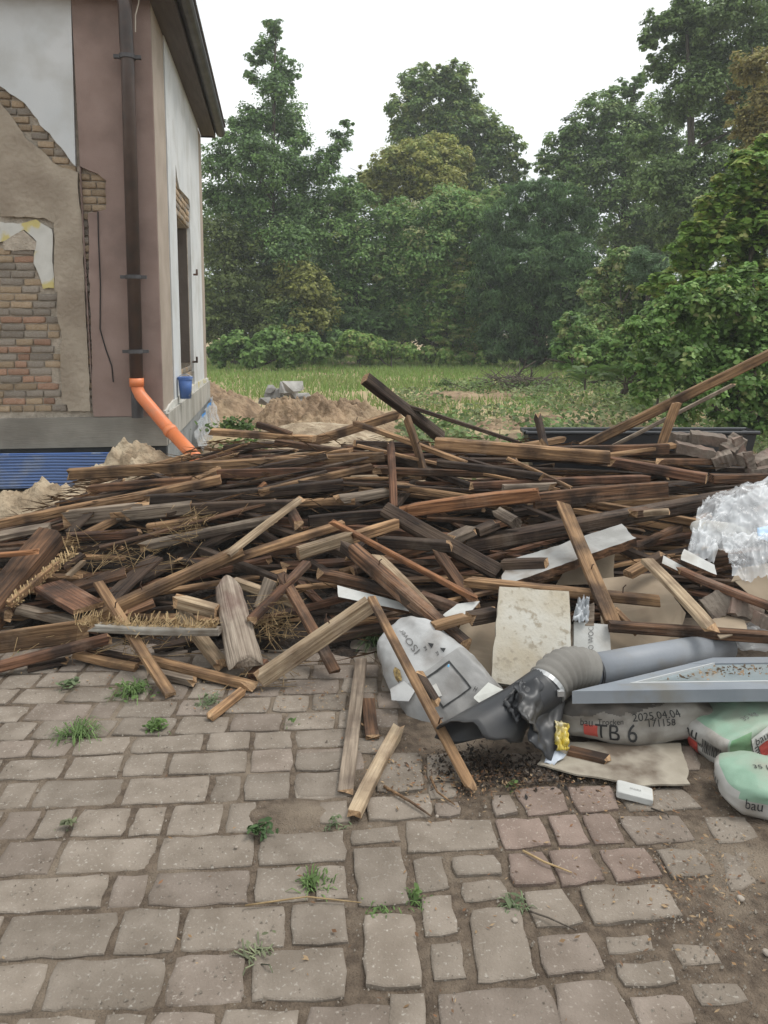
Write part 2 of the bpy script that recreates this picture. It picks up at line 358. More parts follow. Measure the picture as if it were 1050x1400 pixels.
PIPEB = mat('brown_pipe_paint', (.055,.036,.031), (.085,.058,.048), scale=5, rough=.4, spec=.5, bump=.1, c3=(.04,.035,.034), s3=4)
ORANGE = mat('orange_plastic', (.62,.175,.062), (.72,.225,.085), scale=3, rough=.45, spec=.45, bump=.05, c3=(.45,.20,.11), s3=7, t3=(.5,.75))
BRK = [mat('brick_' + n, a, b, scale=9, detail=8, bump=.9, bscale=50, bdist=.012, c3=c, s3=16, t3=(.56, .70), rnd=.22) for n, a, b, c in (
   ('buff', (.42,.30,.19), (.52,.40,.275), (.48,.43,.37)), ('red', (.40,.23,.15), (.50,.31,.22), (.47,.41,.34)), ('dull', (.31,.26,.21), (.40,.345,.29), (.46,.435,.39)))]
ZP = fw(150, 570)[1]; ZE = 4.56; XL = -5.2; YB = sw(283, 521)[0]
wall = MB()                               # masonry core, set back behind its coats
wall.box((XL, .03, .35), (-.03, .30, ZE)); core = wall.build('front_wall', MORT, house)
# side wall with its window opening
y0w, y1w = sw(244, 420)[0], sw(261.5, 420)[0]; zt = sw(252, 305)[1]; zb = sw(252, 514)[1]
swl = MB(); swl.box((-.30, .30, .35), (-.03, y0w, ZE)); swl.box((-.30, y1w, .35), (-.03, YB - .03, ZE))
swl.box((-.30, y0w, .35), (-.03, y1w, zb)); swl.box((-.30, y0w, zt), (-.03, y1w, ZE))
side = swl.build('side_wall', MORT, house)
bw = MB(); bw.box((XL, YB - .30, .35), (-.33, YB, ZE)); bw.build('back_wall', WHITE, house)
fl = MB(); fl.box((XL, .32, .45), (-.32, YB - .32, .55)); fl.build('floor_slab', PLINTH, house)
# front coats
pk = [fw(105.5, 227), fw(102, 15), fw(213, 20)]
topz = ZE
coat = MB()
xw = fw(103, 120)[0]
P = lambda x, y: fw(x, y)
white_o = [(XL, topz), (xw, topz)] + [P(104, 228)] + jag([P(100, 224), P(78, 196), P(62, 178), P(47, 158), P(35, 142), P(22, 133), P(0, 118)], .02, .05, 2, (6,))[:-1] + [P(0, 118), (XL, P(0, 118)[1] + (P(0, 118)[0] - XL) * .75)]
coat.poly(white_o, FR, -.03, .026); tri(coat.build('white_render', WHITE, core))
coat = MB()
pink_o = [(xw + .004, topz), (.0, topz), (.0, ZP)] + [P(129.5, 569)] + jag([P(128, 560), P(124, 400), P(121, 300), P(122, 292), P(133, 290), P(146, 287), P(146, 248), P(134, 238), P(110, 228)], .012, .07, 3)
coat.poly([p for p in pink_o], FR, -.03, .032); tri(coat.build('pink_render', PINK, core))
coat = MB()
pl_o = [(XL, P(0, 138)[1] + .6)] + jag([P(0, 139), P(20, 165), P(36, 190), P(60, 208), P(72, 222), P(84, 229), P(107, 236), P(107, 260), P(109, 280), P(113, 300), P(116, 400), P(121, 500), P(124, 562), P(94, 562), P(92, 553), P(86, 552), P(84, 520),
    P(83, 470), P(86, 463), P(80, 440), P(79, 425), P(79, 400), P(75, 396), P(74, 305), P(60, 298), P(0, 296)], .010, .05, 5) + [(XL, P(0, 296)[1])]
coat.poly(pl_o, FR, -.01, .014); tri(coat.build('old_plaster', PLAST, core))
coat = MB()
lime_o = jag([P(-40, 303), P(0, 303), P(24, 306), P(50, 300), P(71, 314), P(74, 394), P(59, 395), P(53, 375), P(46, 360), P(50, 330), P(33, 314), P(4, 330), P(-40, 338)], .012, .04, 6, (12,))
coat.poly(lime_o, FR, -.012, .003); tri(coat.build('lime_plaster', LIME, core))
coat = MB()                                # broken mortar lump at the top of the brick patch
coat.poly(jag([P(4, 330), P(32, 315), P(50, 331), P(48, 342), P(5, 342)], .01, .03, 8), FR, -.01, .004); tri(coat.build('mortar_patch', MORT, core))
# bricks one by one
def inpoly(x, y, pl):
    c = False; j = len(pl) - 1
    for i in range(len(pl)):
        if (pl[i][1] > y) != (pl[j][1] > y) and x < (pl[j][0]-pl[i][0]) * (y-pl[i][1]) / (pl[j][1]-pl[i][1]) + pl[i][0]: c = not c
        j = i
    return c
def brick_mesh(seed):
    r = random.Random(seed); v = []; f = []
    l, h, d = .5, .5, .5; n = 5
    ringp = [(-l + k * .25, -h) for k in range(4)] + [(l, -h + k * .5) for k in range(2)] + [(l - k * .25, h) for k in range(4)] + [(-l, h - k * .5) for k in range(2)]
    a = [(x * (1 + r.uniform(-.05, .02)), 0, z * (1 + r.uniform(-.16, .03))) for x, z in ringp]; m = len(a)
    b = [(x * .985, -.6 + r.uniform(-.1, .1), z * .94) for x, _, z in a]; c = [(x * .93, -.95 + r.uniform(-.22, .1), z * .80) for x, _, z in a]
    v = a + b + c + [(0, -1 + r.uniform(-.1, .1), 0)]
    f = [(L*m+i, L*m+(i+1) % m, (L+1)*m+(i+1) % m, (L+1)*m+i) for L in range(2) for i in range(m)] + [(2*m+i, 2*m+(i+1) % m, 3*m) for i in range(m)]
    me = bpy.data.meshes.new('brick'); me.from_pydata(v, [], f); me.polygons.foreach_set('use_smooth', [True] * len(f)); return me
BM = {}
for k in range(8):
    for t in range(3):
        me = brick_mesh(k); me.materials.append(BRK[t]); BM[k, t] = me
def brick(u, z, w, h, parent, tone, fn, proud=.0, rotz=0):
    o = bpy.data.objects.new('brick', BM[random.randrange(8), tone]); COL.objects.link(o); o.parent = parent
    o.scale = (w, .019 + proud + random.uniform(-.004, .006), h); o.location = fn(u, z, -.03); o.rotation_euler = (0, R(random.uniform(-1.2, 1.2)), rotz)
CH = (P(40, 345)[1] - P(40, 560)[1]) / 21.0
field = [P(-60, 341), P(50, 341), P(46, 362), P(55, 378), P(60, 397), P(75, 398), P(79, 402), P(81, 440), P(86, 463), P(84, 470), P(84, 550), P(95, 564), P(-60, 564)]
k = 0; z = P(40, 564)[1] + CH / 2
while z < P(40, 340)[1]:
    u = -2.2 + (.13 if k % 2 else 0)
    while u < 0:
        w = random.choice((.21, .21, .11, .2, .16))
        if inpoly(u + w / 2, z, field) or (inpoly(u + .04, z, field) and inpoly(u + w - .04, z, field)):
            lim = [e for e in (u,) if True]; ww = w
            while not inpoly(u + ww - .015, z, field) and ww > .06: ww -= .02
            if random.random() > .03: brick(u + ww / 2, z, ww - .008, CH * .9, core, random.choice((0, 0, 0, 1, 2, 2, 2)), FR)
        u += w
    z += CH; k += 1
band = [P(-10, 112), P(0, 118), P(22, 133), P(35, 142), P(47, 158), P(62, 178), P(78, 196), P(104, 229), P(108, 236), P(84, 230), P(72, 223), P(60, 209), P(36, 191), P(20, 166), P(-10, 130)]
z = P(0, 238)[1]; k = 0
while z < P(0, 105)[1]:
    u = -1.9 + (.11 if k % 2 else 0)
    while u < 0:
        w = random.choice((.12, .2, .16))
        if inpoly(u + w / 2, z, band): brick(u + w / 2, z, w - .012, CH * .88, core, random.choice((0, 2, 2)), FR, .004)
        u += w
    z += CH * 1.0; k += 1
patch = [P(107, 229), P(133, 238), P(146, 248), P(146, 284), P(125, 288), P(118, 300), P(109, 282)]
z = P(120, 284)[1]; k = 0
while z < P(120, 230)[1]:
    u = P(107, 250)[0]; e = P(145, 250)[0]
    for w in ((.16, .11) if k % 2 else (.11, .16)):
        if inpoly(u + w / 2, z, patch): brick(u + w / 2, z, w - .008, CH * .9, core, 0, FR, .006)
        u += w
    z += CH; k += 1
for k in range(25):                        # toothed strip of half bricks left by the torn-off wall
    yy = 296 + k * 11; t = (yy - 296) / 270; u = P(lerp(117, 126, t), yy)[0]
    brick(u, P(120, yy)[1], .042 + .014 * random.random(), CH * .92, core, random.choice((0, 2, 2)), FR, .012)
# cable on the pink strip
cb = MB(); cb.tube([Vector((*[P(x, y)[0]], -.04, P(x, y)[1])) for x, y in ((135, 290), (136, 330), (138.5, 390), (138, 450), (146, 478), (154, 500), (156, 522))], .006, 6)
cb.build('cable', mat('black_cable', (.02,.018,.017), bump=0, rough=.5), house)
cb = MB(); cb.tube([Vector((P(x, y)[0], -.15, P(x, y)[1])) for x, y in ((196, -5), (193, 15), (189, 30), (189, 52))], .006, 6); cb.build('hanging_wire', mat('pale_wire', (.5,.45,.38), bump=0), house)
# side coats
ya, yb2 = sw(230, 300)[0], sw(272.5, 300)[0]
c = MB(); c.box((-.03, .0, ZP), (.0, ya, topz)); c.build('corner_strip', BEIGE, side)
c = MB(); c.box((-.03, yb2, ZP + .0), (.0, YB, topz)); c.build('corner_strip', BEIGE, side)
wz = sw(252, 248)[1]
c = MB()
ym = (y0w + y1w) / 2
left_o = [(ya + .004, ZP), (y0w - .05, ZP), (y0w - .05, zb - .05), (y0w - .02, zb), (y0w - .02, zt)] + [(y0w - .06, zt + .05), (y0w - .03, zt + .25), (y0w + .02, zt + .5), (ym - .15, topz - .003), (ya + .004, topz - .003)]
c.poly(left_o, SD, -.03, .012); tri(c.build('white_render', WHITE, side)); c = MB()
right_o = [(y1w + .05, ZP), (yb2 - .004, ZP), (yb2 - .004, topz - .003), (ym - .145, topz - .003), (y0w + .03, zt + .56), (y0w + .15, zt + .42), (y0w + .35, zt + .33), (y1w, zt + .38), (y1w + .1, zt + .3), (y1w + .04, zt), (y1w + .02, zb), (y1w + .05, zb - .05)]
c.poly(right_o, SD, -.03, .012); tri(c.build('white_render', WHITE, side)); c = MB()
z = zt + .04; k = 0
while z < zt + .46:                        # bare lintel bricks and the sill rubble
    u = y0w - .02
    while u < y1w + .02:
        w = .25 if k % 2 else .19; brick(u + w / 2, z, w - .01, .066, side, random.choice((0, 0, 2)), SD, .006, math.pi / 2); u += w
    z += .078; k += 1
z = zb - .18; k = 0
while z < zb + .1:
    u = y0w - .04
    while u < y1w + .0:
        brick(u + .12, z, .23, .066, side, random.choice((0, 2, 2)), SD, -.006, math.pi / 2); u += .25
    z += .078; k += 1
rv = MB(); rv.box((-.29, y1w - .02, zb + .12), (-.035, y1w - .002, zt)); rv.build('window_reveal', mat('brown_reveal', (.13,.105,.088), (.17,.14,.12), scale=4), side)
ins = MB(); ins.box((-2.2, .4, .6), (-2.1, YB - .4, ZE - .1)); ins.build('inner_wall', PLAST, house)
for yy in (375, 495):
    u, zz = sw(262.5, yy); h = MB(); h.tube([(0.0, u + .05, zz), (.07, u + .05, zz)], .014, 6); h.tube([(.06, u + .05, zz), (.06, u + .05, zz + .07)], .014, 6); h.build('shutter_hinge', IRON, side)
# plinth
zpl = fw(100, 611)[1]
c = MB(); c.box((XL, -.045, zpl), (.03, .02, ZP)); c.build('plinth', PLINTH, house)
c = MB(); zq = sw(283, 546)[1]
c.box((-.02, .025, zq), (.045, YB + .03, ZP + .02)); c.build('plinth', CONC, house)
c = MB(); c.box((-.03, .025, -.1), (.03, YB + .02, zq)); c.build('plinth_coating', SLURRY, house)
c = MB(); c.box((XL, -.02, -.25), (.02, .03, zpl)); c.build('foundation_membrane', mat('black_bitumen', (.028,.03,.033), (.05,.052,.055), bump=.2), house)
for k in range(6):                        # crumbling ledge above the concrete
    pass
c = MB(); c.poly(jag([(.02, ZP + .02), (y0w + .0, ZP + .02), (y1w, ZP + .02), (YB, ZP + .02), (YB, ZP + .06), (y1w + .3, ZP + .12), (y0w, ZP + .12), (.5, ZP + .08), (.02, ZP + .05)], .03, .1, 12), SD, -.02, .020); tri(c.build('crumbling_plaster', LIME, side))
# plastic film with blue tape on the side plinth
def film_mat(name, col, alpha, rough=.25):
    m = bpy.data.materials.new(name); m.use_nodes = True; n, l = m.node_tree.nodes, m.node_tree.links; b = n['Principled BSDF']
    b.inputs['Base Color'].default_value = (*col, 1); b.inputs['Roughness'].default_value = rough; b.inputs['Specular IOR Level'].default_value = .6
    t = n.new('ShaderNodeBsdfTransparent'); ms = n.new('ShaderNodeMixShader'); lw = n.new('ShaderNodeTexNoise'); lw.inputs['Scale'].default_value = 6
    mr = n.new('ShaderNodeMapRange'); mr.inputs['From Min'].default_value = .3; mr.inputs['From Max'].default_value = .7; mr.inputs['To Min'].default_value = max(0, alpha - .2); mr.inputs['To Max'].default_value = min(1, alpha + .2)
    tcn = n.new('ShaderNodeTexCoord'); l.new(tcn.outputs['Object'], lw.inputs['Vector']); l.new(lw.outputs[0], mr.inputs[0]); l.new(mr.outputs[0], ms.inputs[0])
    l.new(t.outputs[0], ms.inputs[1]); l.new(b.outputs[0], ms.inputs[2]); l.new(ms.outputs[0], n['Material Output'].inputs['Surface']); return m
FILM = film_mat('clear_film', (.62,.65,.68), .55)
vs, fs = [], []; n1, n2 = 26, 12
for j in range(n2):
    for i in range(n1):
        t = i / (n1 - 1); s = j / (n2 - 1); yy = 2.2 + t * (YB + .12 - 2.2); zt_ = lerp(.28, .52, t ** .7)
        vs.append((.06 + .10 * (1 - s) + .05 * fbm((yy, s, 2), 3) + .02 * t, yy, -.05 + s * zt_ + .03 * N3((yy, s, 0), 4)))
fs = [(j*n1+i, j*n1+i+1, (j+1)*n1+i+1, (j+1)*n1+i) for j in range(n2-1) for i in range(n1-1)]
fo = mk('plastic_film', vs, fs, FILM, house, smooth=True)
tp = MB()
for i in range(9, 22, 1):
    a, b = [vs[(n2-1)*n1 + q] for q in (i, i + 1)]
    if i in (13, 14): continue
    tp.add([(a[0]+.012, a[1], a[2]-.05), (b[0]+.012, b[1], b[2]-.05), (b[0]+.012, b[1], b[2]+.01), (a[0]+.012, a[1], a[2]+.01)], [(0, 1, 2, 3)])
tp.build('blue_tape', mat('blue_tape', (.03,.22,.62), (.05,.30,.7), rough=.4, bump=0), fo)
# roof: boxed eaves, gutter, tiles falling away behind
OV = .20
c = MB(); c.box((XL, -OV, ZE), (OV, .0, ZE + .03)); c.box((0.003, .003, ZE), (OV, YB + .02, ZE + .03)); c.build('soffit', SOFF, house)
c = MB(); c.box((OV, -OV, ZE - .02), (OV + .025, YB + .04, ZE + .16)); c.box((XL, -OV - .025, ZE - .02), (OV, -OV, ZE + .16)); c.box((.0, YB + .02, ZE - .02), (OV, YB + .045, ZE + .16)); c.build('fascia', SOFF, house)
c = MB(); pts = []
for (y) in np.linspace(-OV - .1, YB + .09, 14): pts.append((OV + .10, y, ZE + .10 - .004 * y))
c.tube(pts, .075, 12); c.build('gutter', GUT, house)
ROOF = mat('roof_tile', (.06,.052,.05), (.10,.085,.08), scale=6, bump=.4)
roof = MB(); rs_ = math.tan(R(42)); rise = rs_ * 2.6
e0, e1, e2, e3 = (XL, -OV - .05, ZE + .17), (OV + .12, -OV - .05, ZE + .19), (OV + .12, YB + .07, ZE + .19), (XL, YB + .07, ZE + .19)
r0, r1 = (XL, 2.6, ZE + .17 + rise), (-2.6, 2.6, ZE + .17 + rise)
roof.add([e0, e1, e2, e3, r0, r1], [(0, 1, 5, 4), (1, 2, 5), (2, 3, 4, 5), (0, 4, 3), (0, 3, 2, 1)]); ro = roof.build('roof', ROOF, house)
tl = MB(); tl.box((-.17, -.012, -.012), (.17, .30, .012)); 
for k in range(16):
    o = tl.build('roof_tile', ROOF, ro) if k == 0 else ro.children[0].copy()
    if k: COL.objects.link(o); o.parent = ro
    o.location = (OV + .06, -.3 + k * .33, ZE + .235); o.rotation_euler = (R(0), R(42), 0)
# downpipe
ux = fw(181, 200)[0]
c = MB(); zdp = fw(190, 520)[1]; xb = fw(190, 520)[0]; xt = fw(177, 60)[0]; yo = -.13
c.tube([(xt - .0, -OV - .02, ZE + .1), (xt, -OV + .03, ZE - .15), (xt, yo - .03, ZE - .42), (xt, yo, ZE - .55), (xb, yo, zdp)], .062, 16); dp = c.build('downpipe', PIPEB, house, True)
for y in (85, 380, 480):
    t = (y - 60) / 460; u, zz = lerp(xt, xb, t), fw(185, y)[1]
    c = MB(); c.tube([(u, yo, zz - .018), (u, yo, zz + .018)], .075, 16); c.box((u - .12, yo - .02, zz - .015), (u + .12, yo + .02, zz + .015)); c.box((u - .012, yo + .05, zz - .01), (u + .012, -.01, zz + .01)); c.build('pipe_clamp', GUT, house)
c = MB(); c.tube([(xb - .002, yo, zdp + .02), (xb - .002, yo, zdp - .35)], .055, 14); c.build('downpipe_end', GUT, house)
# orange drain from the downpipe into the ground
top = HC + hx * xb + hy * yo + Vector((0, 0, zdp))
b1 = at(193, 541, top.y - .03); b2 = at(232, 588, 7.02); b3 = at(292, 652, 6.62)
orange = empty('drain_pipe', (b2.x, b2.y, 0)); tag(orange, 'orange plastic drain pipe running down from the downpipe into the sand', 'pipe')
def loc(o, ps): return [Vector(p) - o.location for p in ps]
c = MB(); c.tube(loc(orange, [top + Vector((0, 0, -.005)), top + Vector((0, 0, -.04)), top + Vector((.01, -.01, -.08)), top + Vector((.035, -.02, -.13)), b2]), .058, 20, False); c.build('pipe', ORANGE, orange, True)
c = MB(); c.tube(loc(orange, [top + Vector((0, 0, .03)), top + Vector((0, 0, -.05))]), .068, 20); c.build('collar', ORANGE, orange, True)
c = MB(); c.tube(loc(orange, [b2, b3]), .058, 20); c.build('pipe', ORANGE, orange, True)
d = (b3 - b2).normalized(); c = MB(); c.tube(loc(orange, [b2 - d * .02, b2, b2 + d * .03, b2 + d * .05]), [.060, .066, .066, .060], 20); c.build('collar', ORANGE, orange, True)
# blue bucket hung under the window
bp_ = HC + hx * .10 + hy * (sw(253.5, 530, .10)[0]) + Vector((0, 0, sw(253.5, 545, .10)[1])); bk = empty('bucket', bp_); tag(bk, 'blue plastic bucket hanging under the narrow side window', 'bucket')
BLUE = mat('blue_plastic', (.06,.13,.36), (.08,.17,.43), rough=.35, spec=.5, bump=0, c3=(.3,.35,.42), s3=8, t3=(.6,.7))
c = MB(); hb = .24; c.tube([(0,0,0), (0,0,hb)], [.062, .078], 18); c.build('bucket_body', BLUE, bk, True)
c = MB(); c.tube([(0,0,hb-.03), (0,0,hb-.028), (0,0,hb), (0,0,hb+.004)], [.079,.085,.085,.07], 18); c.build('rim', BLUE, bk)
c = MB(); c.tube([Vector((.08*math.cos(a), -.0, hb - .02 + .05*math.sin(a))) for a in np.linspace(0, math.pi, 9)] , .004, 6); c.build('handle', METAL, bk)
# blue ribbed sheet set against the foundation
a = HC + hx * -3.4 + hy * -.16; sh = empty('ribbed_sheet', a, HA); tag(sh, 'blue ribbed plastic sheet standing against the foundation beneath the grey plinth', 'sheet')
v, f = [], []; n = 46; zt_, zb_ = fw(60, 618, -.16)[1], fw(60, 656, -.16)[1] - .03
for i in range(n + 1):
    t = i / n; ph = math.sin(t * math.pi * 2 * 11.5)
    for xx, dz in ((0, 0), (1.2, -.004), (2.4, -.012), (2.95, -.03)):
        v.append((xx, -.17 * t + .011 * ph, lerp(zt_, zb_, t) + dz + .004 * ph))
nn = 4; f = [(i*nn+k, i*nn+k+1, (i+1)*nn+k+1, (i+1)*nn+k) for i in range(n) for k in range(nn-1)]
mk('ribbed_panel', v, f, mat('blue_ribbed_plastic', (.055,.105,.25), (.085,.145,.31), scale=2, rough=.35, spec=.5, bump=0, c3=(.16,.19,.26), s3=5), sh, True)
c = MB(); c.tube([(0, 0.0, zt_ + .005), (2.95, 0.0, zt_ - .025)], .010, 6); c.build('top_edge', BLUE, sh)
# ------------------------------------------------------------------ heaps of sand and earth
def heap(name, label, c, rx, ry, h, m, cat='sand heap', rough=.25, seed=0, n=110, pw=1.0, rz=0):
    v, f = [], []
    for j in range(n + 1):
        for i in range(n + 1):
            x, y = -1 + 2 * i / n, -1 + 2 * j / n; r = math.hypot(x, y)
            k = max(0, 1 - r ** 1.6) ** pw
            zz = h * k * (1 + rough * 1.4 * fbm((x * 1.3, y * 1.3, seed), 1.3)) + k ** .5 * h * rough * (.55 * fbm((x*rx, y*ry, seed + 3), 4.5, 5) + .35 * fbm((x*rx, y*ry, seed), 13, 5) - .35 * abs(fbm((x*rx, y*ry, seed + 9), 6, 4))) - .05 - .05 * max(0, r - .9)
            v.append((x * rx, y * ry, zz))
    f = [(j*(n+1)+i, j*(n+1)+i+1, (j+1)*(n+1)+i+1, (j+1)*(n+1)+i) for j in range(n) for i in range(n)]
    o = mk(name, v, f, m, smooth=True); o.location = c; o.rotation_euler = (0, 0, rz); return tag(o, label, cat)
g = at(188, 640, 6.95); heap('sand_heap', 'pale sand heap below the orange drain pipe beside the house corner', (g.x, 6.95, 0), .66, .42, .50, SOIL, seed=2, pw=.8)
g = at(120, 690, 6.5); heap('sand_heap', 'low lumpy spread of sand in front of the blue ribbed sheet', (g.x - .1, 6.42, 0), 1.55, .62, .27, SOIL, seed=5, rough=.5, pw=.6)
g = at(430, 600, 10.3); heap('sand_heap', 'smooth flat-topped sandy mound behind the heap of timber', (g.x, 10.2, 0), 1.05, 1.2, .34, SOIL, seed=8, rough=.1, pw=.55)
g = at(440, 570, 11.8); heap('earth_heap', 'brown earth ridge beside the grey rubble, behind the smooth sandy mound', (g.x, 12.1, 0), 1.4, .95, .60, EARTH, 'earth heap', seed=11, rough=.4)
g = at(300, 570, 13.5); heap('earth_heap', 'brown earth heap at the far corner of the house', (g.x - .35, 13.9, 0), 1.25, 1.2, .62, EARTH, 'earth heap', seed=14, rough=.3)
g = at(720, 560, 13); heap('earth_heap', 'low bare reddish mound below the brushwood pile', (g.x, 12.6, -.02), 1.5, .8, .17, EARTH, 'earth heap', seed=17, rough=.5)
g = at(690, 520, 17); heap('earth_heap', 'low bare earth patch left of the brushwood pile', (g.x - .6, 17.3, -.02), 1.9, 1.0, .18, EARTH, 'earth heap', seed=21, rough=.5)
# rubble chunks
RUB = mat('concrete_rubble', (.25,.24,.225), (.40,.385,.36), scale=6, bump=.7, bscale=25, rnd=.2)
rub_lab = ['largest grey concrete chunk on top of the rubble', 'flat grey slab leaning in the rubble', 'angular grey chunk low in the rubble beside the ridge', 'small pale chunk at the left end of the rubble', 'rounded grey chunk at the foot of the rubble', 'broken grey block wedged behind the rubble', 'pale slab fragment lying right in the rubble', 'small angular grey chunk in the middle of the rubble']
for k, (x, y, s) in enumerate(((392, 535, .26), (376, 540, .22), (408, 543, .2), (363, 549, .14), (385, 551, .17), (400, 529, .18), (414, 553, .15), (372, 532, .13))):
    bm = bmesh.new(); r = random.Random(k)
    for q in range(14): bm.verts.new((r.uniform(-1, 1) * s, r.uniform(-.7, .7) * s, r.uniform(-.6, .6) * s))
    bmesh.ops.convex_hull(bm, input=bm.verts); me = bpy.data.meshes.new('rubble_chunk')
    bmesh.ops.delete(bm, geom=[vv for vv in bm.verts if not vv.link_faces], context='VERTS'); bm.to_mesh(me); bm.free()
    o = link('rubble_chunk', me, RUB); o.location = at(x, y, 12.6 + .25 * math.sin(k)); tag(o, rub_lab[k] + ' behind the timber', 'rubble', 'concrete rubble by the earth ridge')

# ------------------------------------------------------------------ foliage
def unit(n): v = RNG.normal(size=(n, 3)); return v / np.linalg.norm(v, axis=1)[:, None]
DIAMOND = np.array([(0, 0, 0), (.30, .42, .06), (0, 1, -.05), (-.30, .42, .06)])
MAPLE = np.array([(0, 0, 0), (.2, .1, 0), (.5, .18, .05), (.34, .42, .03), (.55, .68, .0), (.22, .66, .03), (0, 1.05, -.05), (-.22, .66, .03), (-.55, .68, 0), (-.34, .42, .03), (-.5, .18, .05), (-.2, .1, 0)])
OVAL = np.array([(0, 0, 0), (.25, .2, .04), (.33, .5, .05), (.2, .82, 0), (0, 1.02, -.06), (-.2, .82, 0), (-.33, .5, .05), (-.25, .2, .04)])
NEEDLE = np.array([(0, 0, 0), (.10, .4, .02), (0, 1, -.1), (-.10, .4, .02)])
def leaves(pos, nrm, size, shape=DIAMOND, droop=0.0):
    n = len(pos); t = RNG.normal(size=(n, 3)); t[:, 2] -= droop
    nrm = nrm / np.linalg.norm(nrm, axis=1)[:, None]; t -= nrm * (t * nrm).sum(1)[:, None]; t /= np.linalg.norm(t, axis=1)[:, None]
    b = np.cross(nrm, t); s = size * RNG.uniform(.65, 1.3, n)
    return pos[:, None, :] + s[:, None, None] * (shape[None, :, 0:1] * b[:, None] + (shape[None, :, 1:2] - .5) * t[:, None] + shape[None, :, 2:3] * nrm[:, None])
def crown_arrays(lobes, nleaf, size, clump=.34, upb=.8, shell=.5, flat=.75):
    C = np.array([l[0] for l in lobes]); Rr = np.array([l[1] for l in lobes]); w = Rr ** 2; w /= w.sum(); P_, N_, K_ = [], [], []
    for c, r, ww in zip(C, Rr, w):
        m = max(20, int(nleaf * ww)); k = max(6, min(90, m // 40))
        d = unit(k); d[:, 2] *= .9; rr = r * RNG.uniform(shell, 1.0, k) ; cc = c + d * rr[:, None]
        cs = r * clump * RNG.uniform(.55, 1.35, k); idx = RNG.integers(0, k, m)
        dd = unit(m); dd[:, 2] = np.where(RNG.random(m) < .6, np.abs(dd[:, 2]), dd[:, 2]); off = dd * (RNG.random(m) ** .45 * cs[idx])[:, None]; off[:, 2] *= flat
        p = cc[idx] + off; P_.append(p); K_.append(idx + 1000 * len(K_))
        out = (p - c) / r; N_.append(dd * .6 + out * .6 + np.array([0, 0, upb]) + RNG.normal(size=(m, 3)) * .45)
    return np.concatenate(P_), np.concatenate(N_), np.concatenate(K_)
def tints(base, K, n, var=.22, clumpvar=.22, alt=None, altp=.0):
    base = np.array(base); rng = np.random.default_rng(3); kv = {}
    u, inv = np.unique(K, return_inverse=True); cv = 1 + clumpvar * rng.normal(size=len(u)); hv = rng.random(len(u))
    c = base[None, :] * (cv[inv] * (1 + var * RNG.normal(size=n)))[:, None]
    if alt is not None:
        m = (hv[inv] < altp) ; c[m] = np.array(alt)[None, :] * (cv[inv][m] * (1 + var * RNG.normal(size=m.sum())))[:, None]
    return np.clip(c, .012, .42)
FOL = np.array((3.35, 3.45, 2.45))
BARK = mat('bark', (.045,.036,.028), (.10,.083,.066), scale=12, stretch=(3,3,.5), bump=.9, bscale=20)
def tree(name, label, Z, bx, lobes, nleaf, size, col, shape=DIAMOND, trunk_r=.22, alt=None, altp=0, group=None, cat='tree', clump=.34, depth=.7, droop=0.0, shell=.5, flat=.75, upb=.8, trunk_top=None, limbs=9, rs=1.0, parts=('trunk', 'crown')):
    base = Vector((at(bx, 470, Z).x, Z, 0)); root = empty(name, base); tag(root, label, cat, group); L3 = []
    for (x, y, r) in lobes:
        rr = r / F * Z * rs; zz = Z + random.uniform(-1, 1) * rr * depth; p = at(x, y, zz); L3.append((np.array(p), rr))
    if Z > 18: nleaf = int(nleaf * 1.45); size *= .80
    P_, N_, K_ = crown_arrays(L3, nleaf, size, clump, upb, shell, flat)
    keep = P_[:, 2] > .05; P_, N_, K_ = P_[keep], N_[keep], K_[keep]
    V = leaves(P_, N_, size, shape, droop) - np.array(base)[None, None, :]
    bulk(parts[1], V, len(shape), LEAF, root, tints(np.array(col) * FOL, K_, len(P_), alt=None if alt is None else np.array(alt) * FOL, altp=altp))
    zs = [l[0][2] for l in L3]; topp = Vector(L3[int(np.argmax(zs))][0])
    c = MB(); pts = []; rad = []
    for k in range(9):
        t = k / 8; p = base.lerp(topp, t); p += Vector((N3((t * 3, Z, bx)) * .35, N3((t * 3, bx, Z)) * .3, 0)) * (1 if 0 < k < 8 else 0); p.z = lerp(-.1, topp.z, t); pts.append(p - base); rad.append(trunk_r * (1 - .86 * t))
    c.tube(pts, rad, 9)
    for (q, rr) in sorted(L3, key=lambda l: -l[1])[:limbs]:
        q = Vector(q) - base; tt = max(.12, min(.8, (q.z - rr * .9) / max(.5, topp.z))); s = pts[int(tt * 8)]; mid = s.lerp(q, .5) + Vector((0, 0, -.15 * rr))
        c.tube([s, mid, q, q + (q - mid) * .5], [trunk_r * .4 * (1 - tt) + .03, trunk_r * .25 * (1 - tt) + .02, .02, .008], 6)
    c.build(parts[0], BARK, root, True); return root
GW = 'trees closing off the far end of the plot'
tree('maple_tree', 'tall slender tree with a pointed airy top beside the house', 34, 365, [(378,38,16),(366,70,22),(392,92,17),(352,80,14),(348,108,13),(377,120,26),(398,108,12),(345,165,26),(385,165,34),(330,195,30),(405,190,22),(300,225,28),(355,225,42),(400,235,32),(435,232,26),(462,196,18),(473,172,11),(450,215,18),(310,275,40),(360,285,48),(415,285,40),(330,335,42),(390,340,42),(300,190,12),(318,170,12)], 46000, .18, (.052,.085,.037), DIAMOND, .2, group=GW, shell=.35, clump=.4, alt=(.045,.07,.04), altp=.3)
tree('broadleaf_tree', 'dark leafy tree standing close behind the house corner', 33, 325, [(300,330,40),(345,350,45),(300,390,42),(350,400,45),(320,440,40),(380,440,38),(285,440,30),(385,385,32),(300,470,26),(350,475,26),(395,470,26)], 24000, .19, (.05,.062,.028), DIAMOND, .18, group=GW)
